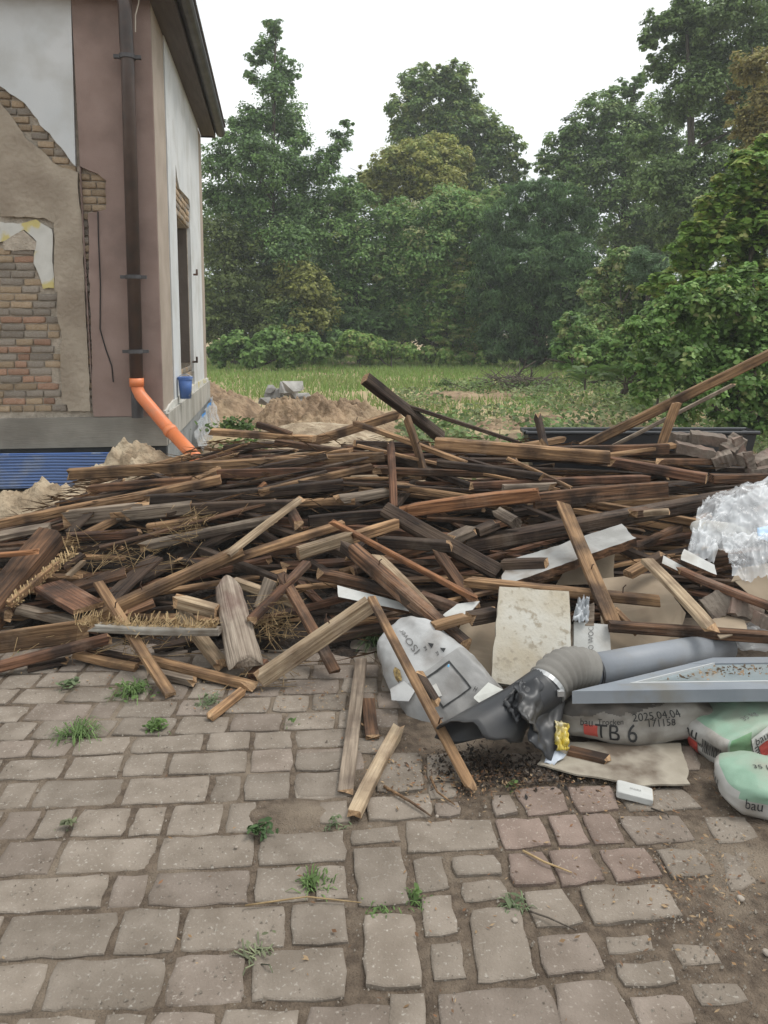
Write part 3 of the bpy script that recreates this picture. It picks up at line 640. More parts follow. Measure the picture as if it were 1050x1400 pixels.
tree('broadleaf_tree', 'olive-tinged bushy tree below the slender airy tree', 32.5, 410, [(405,375,28),(425,395,28),(395,410,30),(435,430,30),(410,445,28)], 11000, .17, (.085,.088,.034), OVAL, .12, group=GW)
tree('broadleaf_tree', 'tallest round-topped tree in the middle of the tree line', 43, 610, [(572,112,26),(622,112,28),(598,102,18),(600,145,42),(553,150,26),(645,150,24),(556,180,28),(632,180,42),(668,180,28),(695,205,26),(708,228,16),(655,220,40),(690,245,28),(600,215,50),(640,270,45)], 36000, .25, (.07,.092,.036), DIAMOND, .35, group=GW, alt=(.05,.075,.035), altp=.4, shell=.45, clump=.3)
tree('broadleaf_tree', 'yellowish-green tree in front of the tallest round-topped tree', 38, 545, [(535,230,30),(568,222,32),(600,205,26),(515,260,28),(550,265,40),(595,250,38),(620,225,26),(500,240,15)], 20000, .22, (.125,.125,.042), DIAMOND, .25, group=GW, alt=(.085,.10,.04), altp=.35)
tree('broadleaf_tree', 'mid-green tree filling the left middle of the tree line', 35, 495, [(470,265,28),(495,300,38),(455,320,36),(500,350,45),(460,370,38),(480,420,42),(440,410,30),(520,400,35),(450,290,24)], 26000, .2, (.056,.092,.038), DIAMOND, .22, group=GW, alt=(.075,.115,.045), altp=.35)
tree('broadleaf_tree', 'fresh green tree between the yellowish tree and the dark yew', 34, 585, [(560,310,40),(610,290,36),(645,300,32),(590,340,45),(640,340,35),(550,370,38),(590,400,38),(560,435,36),(610,430,30),(670,280,24),(690,265,16)], 28000, .2, (.06,.10,.042), DIAMOND, .22, group=GW, alt=(.085,.125,.05), altp=.3)
tree('yew_tree', 'broad dark conifer with feathery drooping sprays in the tree line', 31, 725, [(748,258,22),(715,272,26),(775,275,24),(690,300,30),(735,310,42),(785,315,30),(680,345,34),(725,360,48),(775,360,40),(675,395,36),(720,410,48),(770,410,44),(690,450,40),(735,460,42),(780,455,36),(805,300,16),(660,420,22),(680,480,20),(720,485,20),(765,482,20),(800,478,18)], 70000, .26, (.030,.052,.028), NEEDLE, .25, group=GW, droop=1.0, upb=.2, alt=(.042,.068,.034), altp=.3, clump=.32, shell=.65)
tree('sumac_bush', 'light green feathery bush at the left foot of the dark conifer', 33, 632, [(632,360,20),(608,392,22),(645,392,26),(618,425,28),(655,430,26),(610,455,24),(640,462,26),(590,400,10),(612,478,16),(645,482,18),(670,470,18)], 15000, .22, (.105,.165,.052), NEEDLE * np.array([1.8, 1, 1]), .06, cat='bush', upb=1.2, alt=(.075,.125,.045), altp=.4, flat=.45)
tree('broadleaf_tree', 'large rounded tree rising behind the dark conifer', 39, 830, [(765,205,26),(785,180,24),(745,228,18),(815,158,30),(845,135,24),(868,118,18),(795,215,42),(850,185,46),(895,165,34),(835,245,48),(780,255,32),(885,235,48),(840,300,44),(905,290,42),(925,215,36),(870,345,40),(930,340,36)], 44000, .23, (.05,.078,.034), DIAMOND, .35, group=GW, alt=(.065,.092,.038), altp=.35, clump=.3)
tree('broadleaf_tree', 'tallest tree at the top right with sky showing through its crown', 30, 960, [(905,35,28),(890,60,18),(938,15,30),(975,30,34),(1010,5,34),(945,65,36),(905,95,26),(985,85,36),(1030,60,36),(950,120,38),(1005,135,38),(1045,120,32),(925,150,26),(980,180,36),(1035,190,36),(1070,30,40),(1090,120,45),(1000,240,40),(940,230,30),(1060,250,40),(900,250,34),(950,280,40),(1000,290,36),(915,310,36),(965,330,36),(880,200,26)], 62000, .19, (.05,.072,.034), DIAMOND, .3, group=GW, shell=.3, clump=.33)
tree('broadleaf_tree', 'brownish thin-leaved tree hanging in at the right edge', 21, 1075, [(1030,95,30),(1050,140,34),(1015,170,24),(1045,190,34),(1065,90,34),(1000,130,14)], 9000, .13, (.095,.08,.042), DIAMOND, .16, group=GW, shell=.25)
tree('maple_bush', 'bright yellow-green maple bush at the right edge of the plot', 13, 1030, [(1020,225,26),(1045,255,30),(1000,262,24),(1025,295,34),(970,292,26),(1055,320,34),(985,328,32),(945,322,20),(1025,345,34),(945,358,28),(1050,375,34),(922,345,14),(915,380,20),(1040,200,18),(980,250,14),(1070,230,30),(1075,290,30),(955,385,24),(890,395,16),(985,385,28),(1020,395,28)], 19000, .10, (.088,.136,.036), MAPLE, .07, cat='bush', clump=.42, upb=1.5, shell=.3, alt=(.068,.112,.034), altp=.4)
tree('leafy_shrub', 'dense mid-green shrub spilling over the right edge above the long beam', 10.6, 1010, [(1030,395,36),(985,400,34),(945,408,28),(1055,430,38),(1005,440,38),(955,445,34),(910,436,24),(1040,485,42),(985,490,40),(930,485,34),(890,470,22),(1010,535,38),(955,530,36),(1055,545,38),(905,520,26),(1000,575,28),(1050,590,28),(870,500,18),(880,540,20),(940,565,24),(870,445,16)], 26000, .075, (.052,.088,.032), OVAL, .05, cat='shrub', clump=.4, alt=(.075,.115,.045), altp=.3, shell=.4)
tree('leafy_shrub', 'light green shrub between the dark conifer and the maple bush', 24, 850, [(850,352,20),(830,375,24),(865,385,24),(812,400,22),(845,415,26),(875,425,24),(820,440,24),(850,455,24),(815,480,22),(850,490,22),(880,480,22),(790,485,18)], 15000, .13, (.075,.115,.05), OVAL, .07, cat='shrub', alt=(.11,.14,.06), altp=.3)
tree('leafy_shrub', 'fresh green low shrubs sloping down to the lawn left of the dense shrub', 16, 850, [(905,430,26),(875,455,26),(840,472,24),(800,488,18),(770,495,12),(900,470,26),(865,492,22),(825,502,16),(890,505,20)], 15000, .085, (.072,.118,.042), OVAL, .05, cat='shrub', clump=.4, alt=(.055,.09,.036), altp=.4)
tree('conifer_shrub', 'blue-green bushy conifer beside the light green shrub', 23, 890, [(880,352,18),(900,362,18),(870,372,20),(895,385,22),(915,375,14)], 7000, .14, (.05,.078,.055), NEEDLE, .07, cat='shrub', upb=1.2)
tree('leafy_shrub', 'dark undergrowth shrub left of the ferny sumac at the plot edge', 20, 800, [(780,445,20),(800,465,22),(830,475,22),(770,475,18),(860,470,22),(885,460,24),(845,490,18),(800,500,16),(870,505,18),(770,500,12),(830,510,14)], 12000, .11, (.05,.085,.035), OVAL, .05, cat='shrub', alt=(.08,.12,.05), altp=.25)
for lab, x, Z, lb in (('low leafy bramble thicket beside the house under the trees', 340, 29, [(300,482,18),(325,474,22),(350,482,20),(372,470,24),(395,480,22),(420,474,22),(440,484,16),(340,492,12),(300,495,10),(385,492,12)]),
                      ('pale green nettle patch at the far edge of the meadow', 540, 31.5, [(462,474,16),(485,468,18),(510,474,18),(535,480,15),(560,482,14),(585,484,13),(610,486,12),(635,488,10),(660,490,10),(500,486,12)])):
    tree('undergrowth_bush', lab, Z, x, lb, 14000, .16, (.055,.09,.034) if x < 400 else (.075,.12,.04), OVAL, .03, cat='bush', limbs=4, depth=1.5, parts=('stem', 'foliage'))
# the wood beyond reads as one mass
L3 = []
for k in range(130):
    x = random.uniform(180, 1150); y = random.choice((random.uniform(300, 470), random.uniform(410, 465))); r = random.uniform(35, 60); Z = random.uniform(46, 54); L3.append((np.array(at(x, y, Z)), r / F * Z))
P_, N_, K_ = crown_arrays(L3, 80000, .38); kp = P_[:, 2] > 0
tag(bulk('distant_wood', leaves(P_[kp], N_[kp], .36), 4, LEAF, None, tints((.13,.19,.09), K_[kp], kp.sum())), 'dark wood closing the gaps behind the row of trees', 'wood', kind='stuff')
GU = 'undergrowth along the foot of the trees'
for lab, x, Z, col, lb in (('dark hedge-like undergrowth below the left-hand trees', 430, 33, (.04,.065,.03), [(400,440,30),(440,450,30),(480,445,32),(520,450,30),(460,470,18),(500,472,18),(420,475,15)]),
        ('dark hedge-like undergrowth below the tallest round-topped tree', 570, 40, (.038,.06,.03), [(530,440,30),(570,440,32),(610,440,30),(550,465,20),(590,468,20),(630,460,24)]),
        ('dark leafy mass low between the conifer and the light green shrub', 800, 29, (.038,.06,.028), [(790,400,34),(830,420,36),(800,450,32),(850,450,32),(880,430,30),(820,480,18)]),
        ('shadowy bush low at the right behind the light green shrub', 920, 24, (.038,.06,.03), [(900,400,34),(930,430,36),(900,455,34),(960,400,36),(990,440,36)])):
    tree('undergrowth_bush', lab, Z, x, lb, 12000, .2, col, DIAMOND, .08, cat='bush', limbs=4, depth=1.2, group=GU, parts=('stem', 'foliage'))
# fern-like sumac fronds at the edge of the ground cover
def frond_plant(label, base, n, L, col, up=.8):
    V = []
    for k in range(n):
        a = random.uniform(0, 2 * math.pi); d = Vector((math.cos(a), math.sin(a), up)).normalized(); p = Vector((0, 0, random.uniform(.05, .35)))
        for j in range(13):
            t = j / 12; q = p + d * (L * t) + Vector((0, 0, -.55 * L * t * t)); w = L * .26 * math.sin(math.pi * min(1, .15 + t * .85)) + .01
            sd = d.cross(Vector((0, 0, 1))).normalized()
            for s in (-1, 1):
                e = q + sd * s * w + d * w * .45 + Vector((0, 0, -.2 * w)); m = (q + e) / 2; u = d * w * .16
                V.append([q, m - u, e, m + u])
    root = empty('sumac_plant', base); tag(root, label, 'plant'); V = np.array([[list(v) for v in q] for q in V])
    bulk('fronds', V, 4, LEAF, root, np.clip(np.array(col)[None] * (1 + .2 * RNG.normal(size=len(V)))[:, None], .01, .6))
    c = MB(); c.tube([(0, 0, -.05), (.02, 0, .3), (0, .02, .4)], [.02, .015, .01], 6); c.build('stem', BARK, root)
for lab, x, y, Z, n, L in (('ferny light green sumac plant with the widest fronds before the dark shrub', 855, 500, 13.5, 13, .75), ('ferny sumac plant nearest the dark conifer', 800, 505, 15, 11, .6), ('small ferny sumac plant left of the long rising beam', 900, 520, 12.2, 9, .5), ('pale ferny sumac plant standing highest beside the shrub', 880, 478, 13.8, 9, .6)):
    b = at(x, y, Z); frond_plant(lab, (b.x, b.y, max(0, b.z - .35)), n, L, (.10,.17,.05))
# meadow grass and weeds (nobody could count them)
n = 70000; yy = 9 + 33 * RNG.random(n) ** .8; xx = (RNG.random(n) * 1100 - 40 - 525) / F * yy
def fld(x, y, s, q=0.0): return np.array([N3((a, b, q), s) for a, b in zip(x, y)])
nn_ = fld(xx, yy, .35); dens = np.clip((yy - 14.5) / 5, -.4, 1) + nn_ * 1.6 + .1
kp = dens > RNG.random(n) * 1.0 + .05; xx, yy = xx[kp], yy[kp]; n = len(xx)
hh = RNG.uniform(.06, .20, n); a = RNG.uniform(0, math.pi, n); wd = .006 + .0007 * yy
dx, dy = np.cos(a) * wd, np.sin(a) * wd; lx, ly = RNG.normal(size=n) * .06, RNG.normal(size=n) * .06
z0 = np.zeros(n) - .03
V = np.stack([np.stack([xx - dx, yy - dy, z0], 1), np.stack([xx + dx, yy + dy, z0], 1), np.stack([xx + lx, yy + ly, hh], 1)], 1)
ty = np.clip(.5 + nn_[kp] + RNG.normal(size=n) * .35, 0, 1)[:, None]; gc = np.array([[.20,.33,.08]]) * (1 - ty) + np.array([[.25,.32,.10]]) * ty
tag(bulk('meadow_grass', V, 3, BLADE, None, gc * RNG.uniform(.75, 1.2, n)[:, None]), 'rough green and straw-coloured meadow grass behind the timber', 'grass', kind='stuff')
n = 30000; yy = 7.2 + 14 * RNG.random(n); xx = (RNG.random(n) * 600 + 540 - 525) / F * yy
nn_ = fld(xx, yy, .7, 4.0); kp = (nn_ + .25 * np.clip((xx - .5) / 3, -1, 1) + .1) > RNG.random(n) * .55; xx, yy = xx[kp], yy[kp]; n = len(xx)
Pw = np.stack([xx, yy, RNG.uniform(.02, .22, n) * (1 + nn_[kp])], 1); Nw = RNG.normal(size=(n, 3)) * .5 + np.array([0, -.1, 1])
tag(bulk('ground_weeds', leaves(Pw, Nw, .085, OVAL), 8, LEAF, None, tints((.14,.215,.07), (xx * 2).astype(int) * 100 + (yy * 2).astype(int), n, alt=(.21,.255,.11), altp=.3)), 'low leafy weeds carpeting the ground right of the brushwood', 'weeds', kind='stuff')
for lab, x, y, Z, nl in (('leafy green weed clump between house corner and timber', 322, 578, 9.6, 420), ('low leafy weed under the leftmost timber ends beside the house', 330, 605, 8.6, 200), ('upright weed standing alone in the meadow grass', 608, 522, 19, 260)):
    b = at(x, y, Z); p = RNG.normal(size=(nl, 3)) * np.array([.15, .12, .05]); p[:, 2] = np.abs(p[:, 2]) * (1.6 - np.clip(np.abs(p[:, 0]) * 3, 0, 1)) + .03; rt = empty('weed_clump', (b.x, b.y, max(0, b.z - .12))); tag(rt, lab, 'weed')
    bulk('foliage', leaves(p, RNG.normal(size=(nl, 3)) * .5 + np.array([0, 0, 1]), .06, OVAL), 8, LEAF, rt, tints((.10,.165,.045), np.arange(nl) // 20, nl))
# brushwood
bw_ = empty('brushwood_pile', gnd(705, 535)); tag(bw_, 'tangled pile of bare brown brushwood on the rough grass', 'brushwood')
c = MB()
for k in range(110):
    a = random.uniform(0, 2 * math.pi); p = Vector((random.gauss(0, .45), random.gauss(0, .35), random.uniform(.0, .35))); d = Vector((math.cos(a), math.sin(a) * .6, random.uniform(-.1, .5))); L = random.uniform(.3, .9)
    q = p + d * L * .5 + Vector((random.gauss(0, .05), 0, .05)); c.tube([p, q, q + d * L * .5 + Vector((0, 0, random.gauss(0, .1)))], [.014, .010, .004], 5, False)
c.build('twigs', mat('dry_twigs', (.07,.055,.045), (.16,.135,.11), scale=20, bump=0), bw_)['kind'] = 'stuff'
for pts in ([(-.1,0,.2),(.15,0,.55),(.5,.05,.75)],[(-.35,0,.1),(.0,0,.3),(.2,0,.62),(.24,0,.8)],[(.3,0,.1),(.4,0,.45),(.37,0,.6)],[(-1.3,.2,.0),(-.8,.1,.2),(-.4,0,.3)]): c = MB(); c.tube(pts, [.03 - .006 * i for i in range(len(pts))], 6); c.build('branch', BARK, bw_)


# ------------------------------------------------------------------ damp hazy air
hb = MB(); hb.box((-420, -420, -1.4), (420, 420, 24)); hz = hb.build('haze', None)
hm = bpy.data.materials.new('haze'); hm.use_nodes = True; hn = hm.node_tree.nodes; hn.remove(hn['Principled BSDF']); pv = hn.new('ShaderNodeVolumePrincipled')
pv.inputs['Color'].default_value = (.95, 1, .98, 1); pv.inputs['Density'].default_value = .0019; hm.node_tree.links.new(pv.outputs[0], hn['Material Output'].inputs['Volume'])
hz.data.materials.append(hm); tag(hz, 'pale damp haze in the air over the plot', 'haze', kind='stuff')
# ------------------------------------------------------------------ the heap of demolition timber
def interp(x, tab):
    if x <= tab[0][0]: return tab[0][1]
    for (a, b), (c, d) in zip(tab[:-1], tab[1:]):
        if x <= c: return lerp(b, d, (x - a) / (c - a))
    return tab[-1][1]
SIL = [(-200, 760), (0, 722), (60, 690), (110, 662), (200, 645), (290, 612), (420, 604), (700, 608), (900, 622), (1100, 640)]
FRONT = [(-2.6, 3.6), (-1.6, 3.30), (-.6, 3.15), (-.1, 3.2), (.1, 3.45), (.5, 3.55), (1.0, 3.6), (2.5, 3.7)]
def pile_h(X, Y):
    s = .37 * (Y - interp(X, FRONT)); px_ = 525 + F * X / Y
    cap = EYE - (interp(px_, SIL) - HOR) / F * Y
    h = min(s, cap)
    if Y > 6.0: h -= (Y - 6.0) * 1.0
    return max(0.0, h)
def hit(x, y):
    d = ray(x, y); Y = 2.4
    while Y < 6.3:
        p = Vector((0, 0, EYE)) + d * (Y / d.y)
        if p.z <= pile_h(p.x, p.y) + 1e-4: return p
        Y += .02
    return at(x, y, 5.7)
# added mound inside the heap, coloured near black to stand for the gaps' shade
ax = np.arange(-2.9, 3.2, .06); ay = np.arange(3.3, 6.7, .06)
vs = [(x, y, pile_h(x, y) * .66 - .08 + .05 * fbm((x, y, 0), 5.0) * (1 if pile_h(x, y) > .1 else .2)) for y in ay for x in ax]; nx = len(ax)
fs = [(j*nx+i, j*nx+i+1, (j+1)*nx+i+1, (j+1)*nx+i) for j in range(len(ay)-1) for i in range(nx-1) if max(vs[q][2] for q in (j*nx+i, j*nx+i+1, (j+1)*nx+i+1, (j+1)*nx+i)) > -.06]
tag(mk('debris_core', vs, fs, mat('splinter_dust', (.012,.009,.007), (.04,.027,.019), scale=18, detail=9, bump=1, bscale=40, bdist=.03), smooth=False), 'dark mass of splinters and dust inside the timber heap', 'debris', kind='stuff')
NPK = 0
def plank_obj(p0, p1, h, w, tone, name='timber', roll=0.0, rag=(0, 0), bend=0.016, ends=False, taper=1.0, round_=.12):
    """h: size across the pile's up direction, w: size across it sideways"""
    global NPK
    NPK += 1; s = NPK; rq = random.Random(s * 7); rag = tuple(e if e else (rq.uniform(.03, .09) if rq.random() < .42 else 0) for e in rag); d = (p1 - p0); L = d.length; d = d / L
    up = Vector((0, 0, 1)) if abs(d.z) < .95 else Vector((0, -1, 0)); side = d.cross(up).normalized(); up = side.cross(d)
    M = Matrix((d, side, up)).transposed(); r = random.Random(s)
    cs = []
    b = min(h, w) * round_; hh, hw = h / 2, w / 2
    for (sx, sy) in ((1, 1), (-1, 1), (-1, -1), (1, -1)):
        k = b * r.uniform(.5, 1.5)
        cs += ([(sx * hw, sy * (hh - k)), (sx * (hw - k), sy * hh)] if sx * sy > 0 else [(sx * (hw - k), sy * hh), (sx * hw, sy * (hh - k))])
    n = max(4, min(14, int(L / .12))); v = []; f = []; m = 8; cr, sr = math.cos(roll), math.sin(roll)
    be, be2 = r.uniform(-1, 1) * bend * L, r.uniform(-1, 1) * bend * L; tw = r.uniform(-.12, .12) * min(1, L)
    for i in range(n + 1):
        t = i / n; x = -L / 2 + L * t; q = 4 * t * (1 - t)
        k = lerp(1.0, taper, t)
        for j, (a, c) in enumerate(cs):
            a2, c2 = a * k, c * k; aa = tw * (t - .5) + roll; a3, c3 = a2 * math.cos(aa) - c2 * math.sin(aa), a2 * math.sin(aa) + c2 * math.cos(aa)
            nzv = fbm((x * 2.5 + s * 9.1, a * 9, c * 9 + s), 1.0, 3) * min(h, w) * .07
            dx = 0
            if i == 0 and rag[0]: dx = rag[0] * r.uniform(0, 1)
            if i == n and rag[1]: dx = -rag[1] * r.uniform(0, 1)
            if i in (0, n) and not rag[0 if i == 0 else 1]: dx = r.uniform(-.004, .004)
            v.append((x + dx, a3 + be * (q - .6) + nzv, c3 + be2 * (q - .6) * .7 + nzv))
    for i in range(n):
        for j in range(m): f.append((i*m+j, i*m+(j+1) % m, (i+1)*m+(j+1) % m, (i+1)*m+j))
    mi = [0] * len(f)
    for e, base in ((0, 0), (1, n * m)):
        c = sum((Vector(v[base + j]) for j in range(m)), Vector()) / m
        if rag[e]: c.x += (-1 if e == 0 else 1) * rag[e] * .35
        v.append(tuple(c)); q = len(v) - 1
        for j in range(m): f.append((base+(j+1) % m, base+j, q) if e == 0 else (base+j, base+(j+1) % m, q)); mi.append(1 if (ends or rag[e]) else 0)
    o = mk(name, v, f, [W[tone], ENDW if tone != 'orange' else W['orange']], None, False, mi)
    o.matrix_world = Matrix.Translation((p0 + p1) / 2) @ M.to_4x4(); return o
def T(label, x1, y1, x2, y2, h, w, tone, d1=None, d2=None, lift=0.0, cat='plank', name='plank', **k):
    if name not in ('bark_slab',): h, w = h * .93, w * .95
    p = at(x1, y1, d1) if d1 else hit(x1, y1); q = at(x2, y2, d2) if d2 else hit(x2, y2)
    if p.z < pile_h(p.x, p.y) - .03: p = hit(x1, y1)
    if q.z < pile_h(q.x, q.y) - .03: q = hit(x2, y2)
    if lift:
        for u in (p, q): u -= (u - Vector((0, 0, EYE))).normalized() * lift
    if p.z < h / 2 + .013: p = gnd(x1, y1, h / 2 + .013)
    if q.z < h / 2 + .013: q = gnd(x2, y2, h / 2 + .013)
    o = plank_obj(p, q, h, w, tone, name, **k); return tag(o, label, cat)
# --- back and top of the heap
T('long straight tan beam on top of the heap, its end over the sand heap', 93, 648, 525, 624, .075, .09, 'tan', 5.15, 5.25, cat='beam', name='beam', ends=True, bend=.002)
T('dark brown batten lying just below the long straight tan beam near the sand', 115, 669, 262, 656, .055, .05, 'brown', 5.0, 5.05)
T('long tan plank rising from the left edge to below the orange drain pipe', 0-30, 722, 302, 656, .055, .09, 'tan', 4.55, 4.95, bend=.003)
T('thin brown board ends poking out beside the house at the heap top', 288, 590, 430, 600, .05, .09, 'tan', 6.0, 5.7, ends=True)
T('short dark batten end just below the thin brown board ends by the house', 308, 612, 400, 606, .05, .07, 'dark', 5.75, 5.6)
T('short loose brown offcut on the heap crest before the sandy mound', 353, 580, 402, 596, .05, .06, 'brown', 5.9, 5.75)
T('tan timber rising right along the crest below the propped dark beam', 410, 609, 550, 565, .07, .06, 'tan', 5.75, 6.1)
T('long brown batten on the crest running right below the sandy mound', 378, 605, 600, 634, .045, .06, 'brown', 5.45, 5.2)
T('thin tan batten dropping right across the crest from beside the sandy mound', 486, 578, 640, 634, .035, .05, 'tan', 5.6, 5.05)
T('thick dark beam propped up at the crest with a pale sawn end', 499, 517, 606, 600, .085, .085, 'dark', 5.5, 5.75, cat='beam', name='beam', ends=True, bend=.002, roll=.5)
T('thin dark batten crossing under the propped dark beam at the crest', 520, 543, 716, 607, .03, .05, 'dark', 5.65, 5.6, bend=.004)
T('pale brown board standing tilted at the crest with a bent nail', 557, 572, 582, 652, .03, .085, 'tan', 5.35, 5.05, roll=1.57)
T('reddish brown post standing upright in the middle of the heap', 534, 606, 539, 696, .05, .085, 'red', 4.98, 4.82, roll=1.57, name='post', cat='post', ends=True)
T('brown beam lying level behind the upright reddish post', 507, 643, 692, 649, .05, .06, 'brown', 5.05, 5.1)
T('splintered batten with a torn pale end right of the upright post', 533, 662, 642, 682, .045, .05, 'tan', 4.85, 4.8, rag=(.12, 0), ends=True)
T('orange-brown batten rising to the crest with a bright broken lower end', 352, 674, 508, 638, .045, .05, 'tan', 4.75, 5.1, rag=(.05, 0))
T('small square timber end facing out bright orange at left centre', 357, 668, 366, 660, .04, .04, 'orange', 4.75, 5.0, cat='offcut', name='offcut', ends=True)
T('dark red board under the long straight tan beam', 297, 648, 530, 642, .06, .04, 'red', 5.05, 5.1)
T('long beam with a tan top and dark face crossing the right crest', 596, 606, 834, 626, .09, .085, 'tan', 5.3, 5.0, cat='beam', name='beam', ends=True, bend=.002)
T('dark batten with an orange sawn end under the long right crest beam', 598, 633, 745, 652, .05, .05, 'dark', 5.0, 4.75, ends=True)
T('thin tan lath slanting down right from under the crest beam', 694, 626, 783, 668, .022, .03, 'tan', 4.95, 4.75)
T('short dark stub standing upright on the right crest', 733, 563, 745, 614, .05, .05, 'dark', 5.55, 5.35, roll=.4, cat='post', name='post')
T('splintered tan timber end on the crest beside the dark upright stub', 713, 611, 777, 599, .05, .05, 'tan', 5.5, 5.7, rag=(0, .1), ends=True)
T('very long pale brown beam rising out of the right side of the picture', 795, 612, 1085, 468, .075, .05, 'tan', 5.7, 5.6, cat='beam', name='beam', bend=.001)
T('thin grey-brown lath running below the very long rising beam', 828, 615, 1006, 524, .03, .022, 'grey', 5.8, 6.0, bend=.002)
T('short tan board standing on end against the rising beam', 903, 612, 926, 548, .03, .075, 'tan', 5.55, 5.6, roll=1.57, rag=(0, .04))
T('tan lid-like board end left of the stacked bricks', 826, 622, 922, 608, .03, .1, 'tan', 5.3, 5.45)
T('purplish brown board below the rising beam at the right crest', 742, 618, 912, 614, .08, .05, 'brown', 5.25, 5.4)
T('reddish dark beam with a pale sawn end left of the plastic film', 828, 630, 966, 654, .07, .07, 'red', 5.2, 4.85, cat='beam', name='beam', ends=True)
T('thin brown timber lying under the stacked bricks', 893, 632, 1015, 630, .05, .06, 'brown', 5.3, 5.4)
T('brown beam running out of the right edge above the plastic film', 972, 655, 1090, 652, .065, .07, 'brown', 5.0, 5.1, cat='beam', name='beam')
T('red-brown beam with a rusty broken end on the right flank', 640, 664, 888, 654, .05, .055, 'red', 4.75, 4.9, cat='beam', name='beam', rag=(0, .06))
T('wide dark brown board lying level on the right flank', 730, 684, 912, 668, .10, .04, 'brown', 4.5, 4.65)
T('small grey timber piece lying above the wide dark brown board', 688, 668, 762, 665, .05, .05, 'grey', 4.7, 4.75, cat='offcut', name='offcut')
T('long split beam with a glowing orange torn face in the middle of the heap', 540, 700, 738, 675, .085, .06, 'orange', 4.5, 4.55, cat='beam', name='beam', rag=(.1, 0), lift=.05)
T('dark grey board running left from the orange torn beam', 422, 714, 552, 702, .08, .04, 'dark', 4.5, 4.5)
T('long dark heavy beam crossing the right flank above the white panel', 628, 748, 1090, 664, .085, .10, 'dark', 4.2, 4.55, cat='beam', name='beam', bend=.002)
T('thick dark log-like beam sloping down right below the orange torn beam', 527, 697, 684, 784, .10, .10, 'dark', 4.45, 4.0, cat='beam', name='beam', round_=.45, lift=.06)
T('dark horizontal beam with a broken tip crossing the log-like beam', 512, 740, 622, 747, .06, .07, 'dark', 4.2, 4.1, rag=(0, .06), lift=.05)
T('rounded dark block lying on the dark heavy beam', 676, 697, 706, 714, .07, .09, 'grey', 4.35, 4.2, cat='offcut', name='offcut', round_=.4)
T('dark wood lump left of the rounded block', 652, 727, 680, 716, .05, .08, 'dark', 4.2, 4.25, cat='offcut', name='offcut')
T('flat grey-brown offcut at the left end of the dark heavy beam', 616, 738, 652, 722, .05, .09, 'grey', 4.15, 4.2, cat='offcut', name='offcut')
T('dark brown timber end poking out under the dark heavy beam', 860, 702, 926, 696, .05, .07, 'brown', 4.25, 4.5, cat='offcut', name='offcut', ends=True)
T('brown board leaning steeply right below the log-like beam', 597, 752, 652, 832, .03, .07, 'brown', 4.05, 3.75, rag=(0, .06))
# --- middle band
T('grey-lit dark beam lying left of the upright post', 458, 684, 536, 672, .05, .08, 'grey', 4.75, 4.8)
T('long splintered plank with a pale torn edge left of centre', 190, 748, 375, 710, .055, .06, 'grey', 4.2, 4.4, rag=(.04, 0))
T('pale tan board end sprinkled with straw left of centre', 202, 722, 272, 712, .05, .06, 'tan', 4.4, 4.45, ends=True)
T('thick pale-topped beam lying above the straw on the left', 165, 704, 262, 694, .075, .09, 'grey', 4.5, 4.6, cat='beam', name='beam', ends=True)
T('long dark beam running level across the left centre', 195, 686, 470, 664, .07, .07, 'dark', 4.7, 4.85, cat='beam', name='beam')
T('dark beam with a lit grey edge below the level beam', 197, 700, 400, 690, .075, .05, 'dark', 4.55, 4.65, cat='beam', name='beam')
T('grey plank with a split top edge behind the big stencilled beam', 80, 710, 205, 696, .10, .05, 'grey', 4.55, 4.65)
T('short dark board leaning on the grey split plank', 95, 728, 127, 698, .02, .06, 'dark', 4.45, 4.6, lift=.04)
T('red splintered plank right of the big stencilled beam', 88, 735, 195, 729, .05, .07, 'red', 4.3, 4.35, rag=(.06, .08))
T('long tan beam with a nail rising from the white reed lath to the centre', 104, 855, 330, 752, .06, .07, 'tan', 3.66, 4.05, cat='beam', name='beam', lift=.05, bend=.002)
T('tan plank lying parallel above the long nailed beam', 283, 776, 470, 716, .04, .07, 'tan', 4.0, 4.3, lift=.04)
T('grey weathered board leaning up right across the middle left', 311, 758, 415, 679, .02, .06, 'pale', 4.0, 4.45, lift=.07, rag=(0, .06))
T('small reddish block on edge right of the leaning grey board', 398, 700, 410, 722, .06, .06, 'red', 4.45, 4.3, cat='offcut', name='offcut', lift=.05)
T('pale topped timber with a knot, left of the long orange lath', 407, 757, 482, 734, .07, .055, 'pale', 3.95, 4.1, cat='beam', name='beam', ends=True, lift=.05)
T('pale timber continuing behind the orange lath', 480, 735, 542, 716, .06, .055, 'tan', 4.1, 4.3, lift=.03)
T('long thin orange lath sloping down right across the centre', 451, 712, 656, 822, .03, .03, 'orange', 4.25, 3.55, lift=.08, rag=(.06, 0), bend=.003)
T('dark double rafter sloping down right to the insulation bag', 478, 748, 636, 884, .075, .07, 'brown', 3.95, 3.28, cat='rafter', name='rafter', lift=.06, ends=True, bend=.002)
T('second dark rafter pressed against the dark double rafter', 466, 742, 605, 862, .06, .05, 'dark', 3.98, 3.36, cat='rafter', name='rafter', lift=.04)
T('pale clean board lying along the dark double rafter', 514, 758, 604, 852, .025, .06, 'pale', 3.95, 3.45, lift=.09, rag=(.05, 0))
T('dark brown timber with a splintered left end above the white strip', 428, 782, 566, 816, .055, .06, 'brown', 3.85, 3.65, rag=(.09, 0), lift=.03)
T('short red-brown timber above the cardboard at the centre', 576, 815, 624, 832, .05, .05, 'red', 3.65, 3.55)
T('brown board joined at an angle to the foot of the rafter', 592, 857, 646, 842, .035, .06, 'tan', 3.28, 3.34, lift=.05)
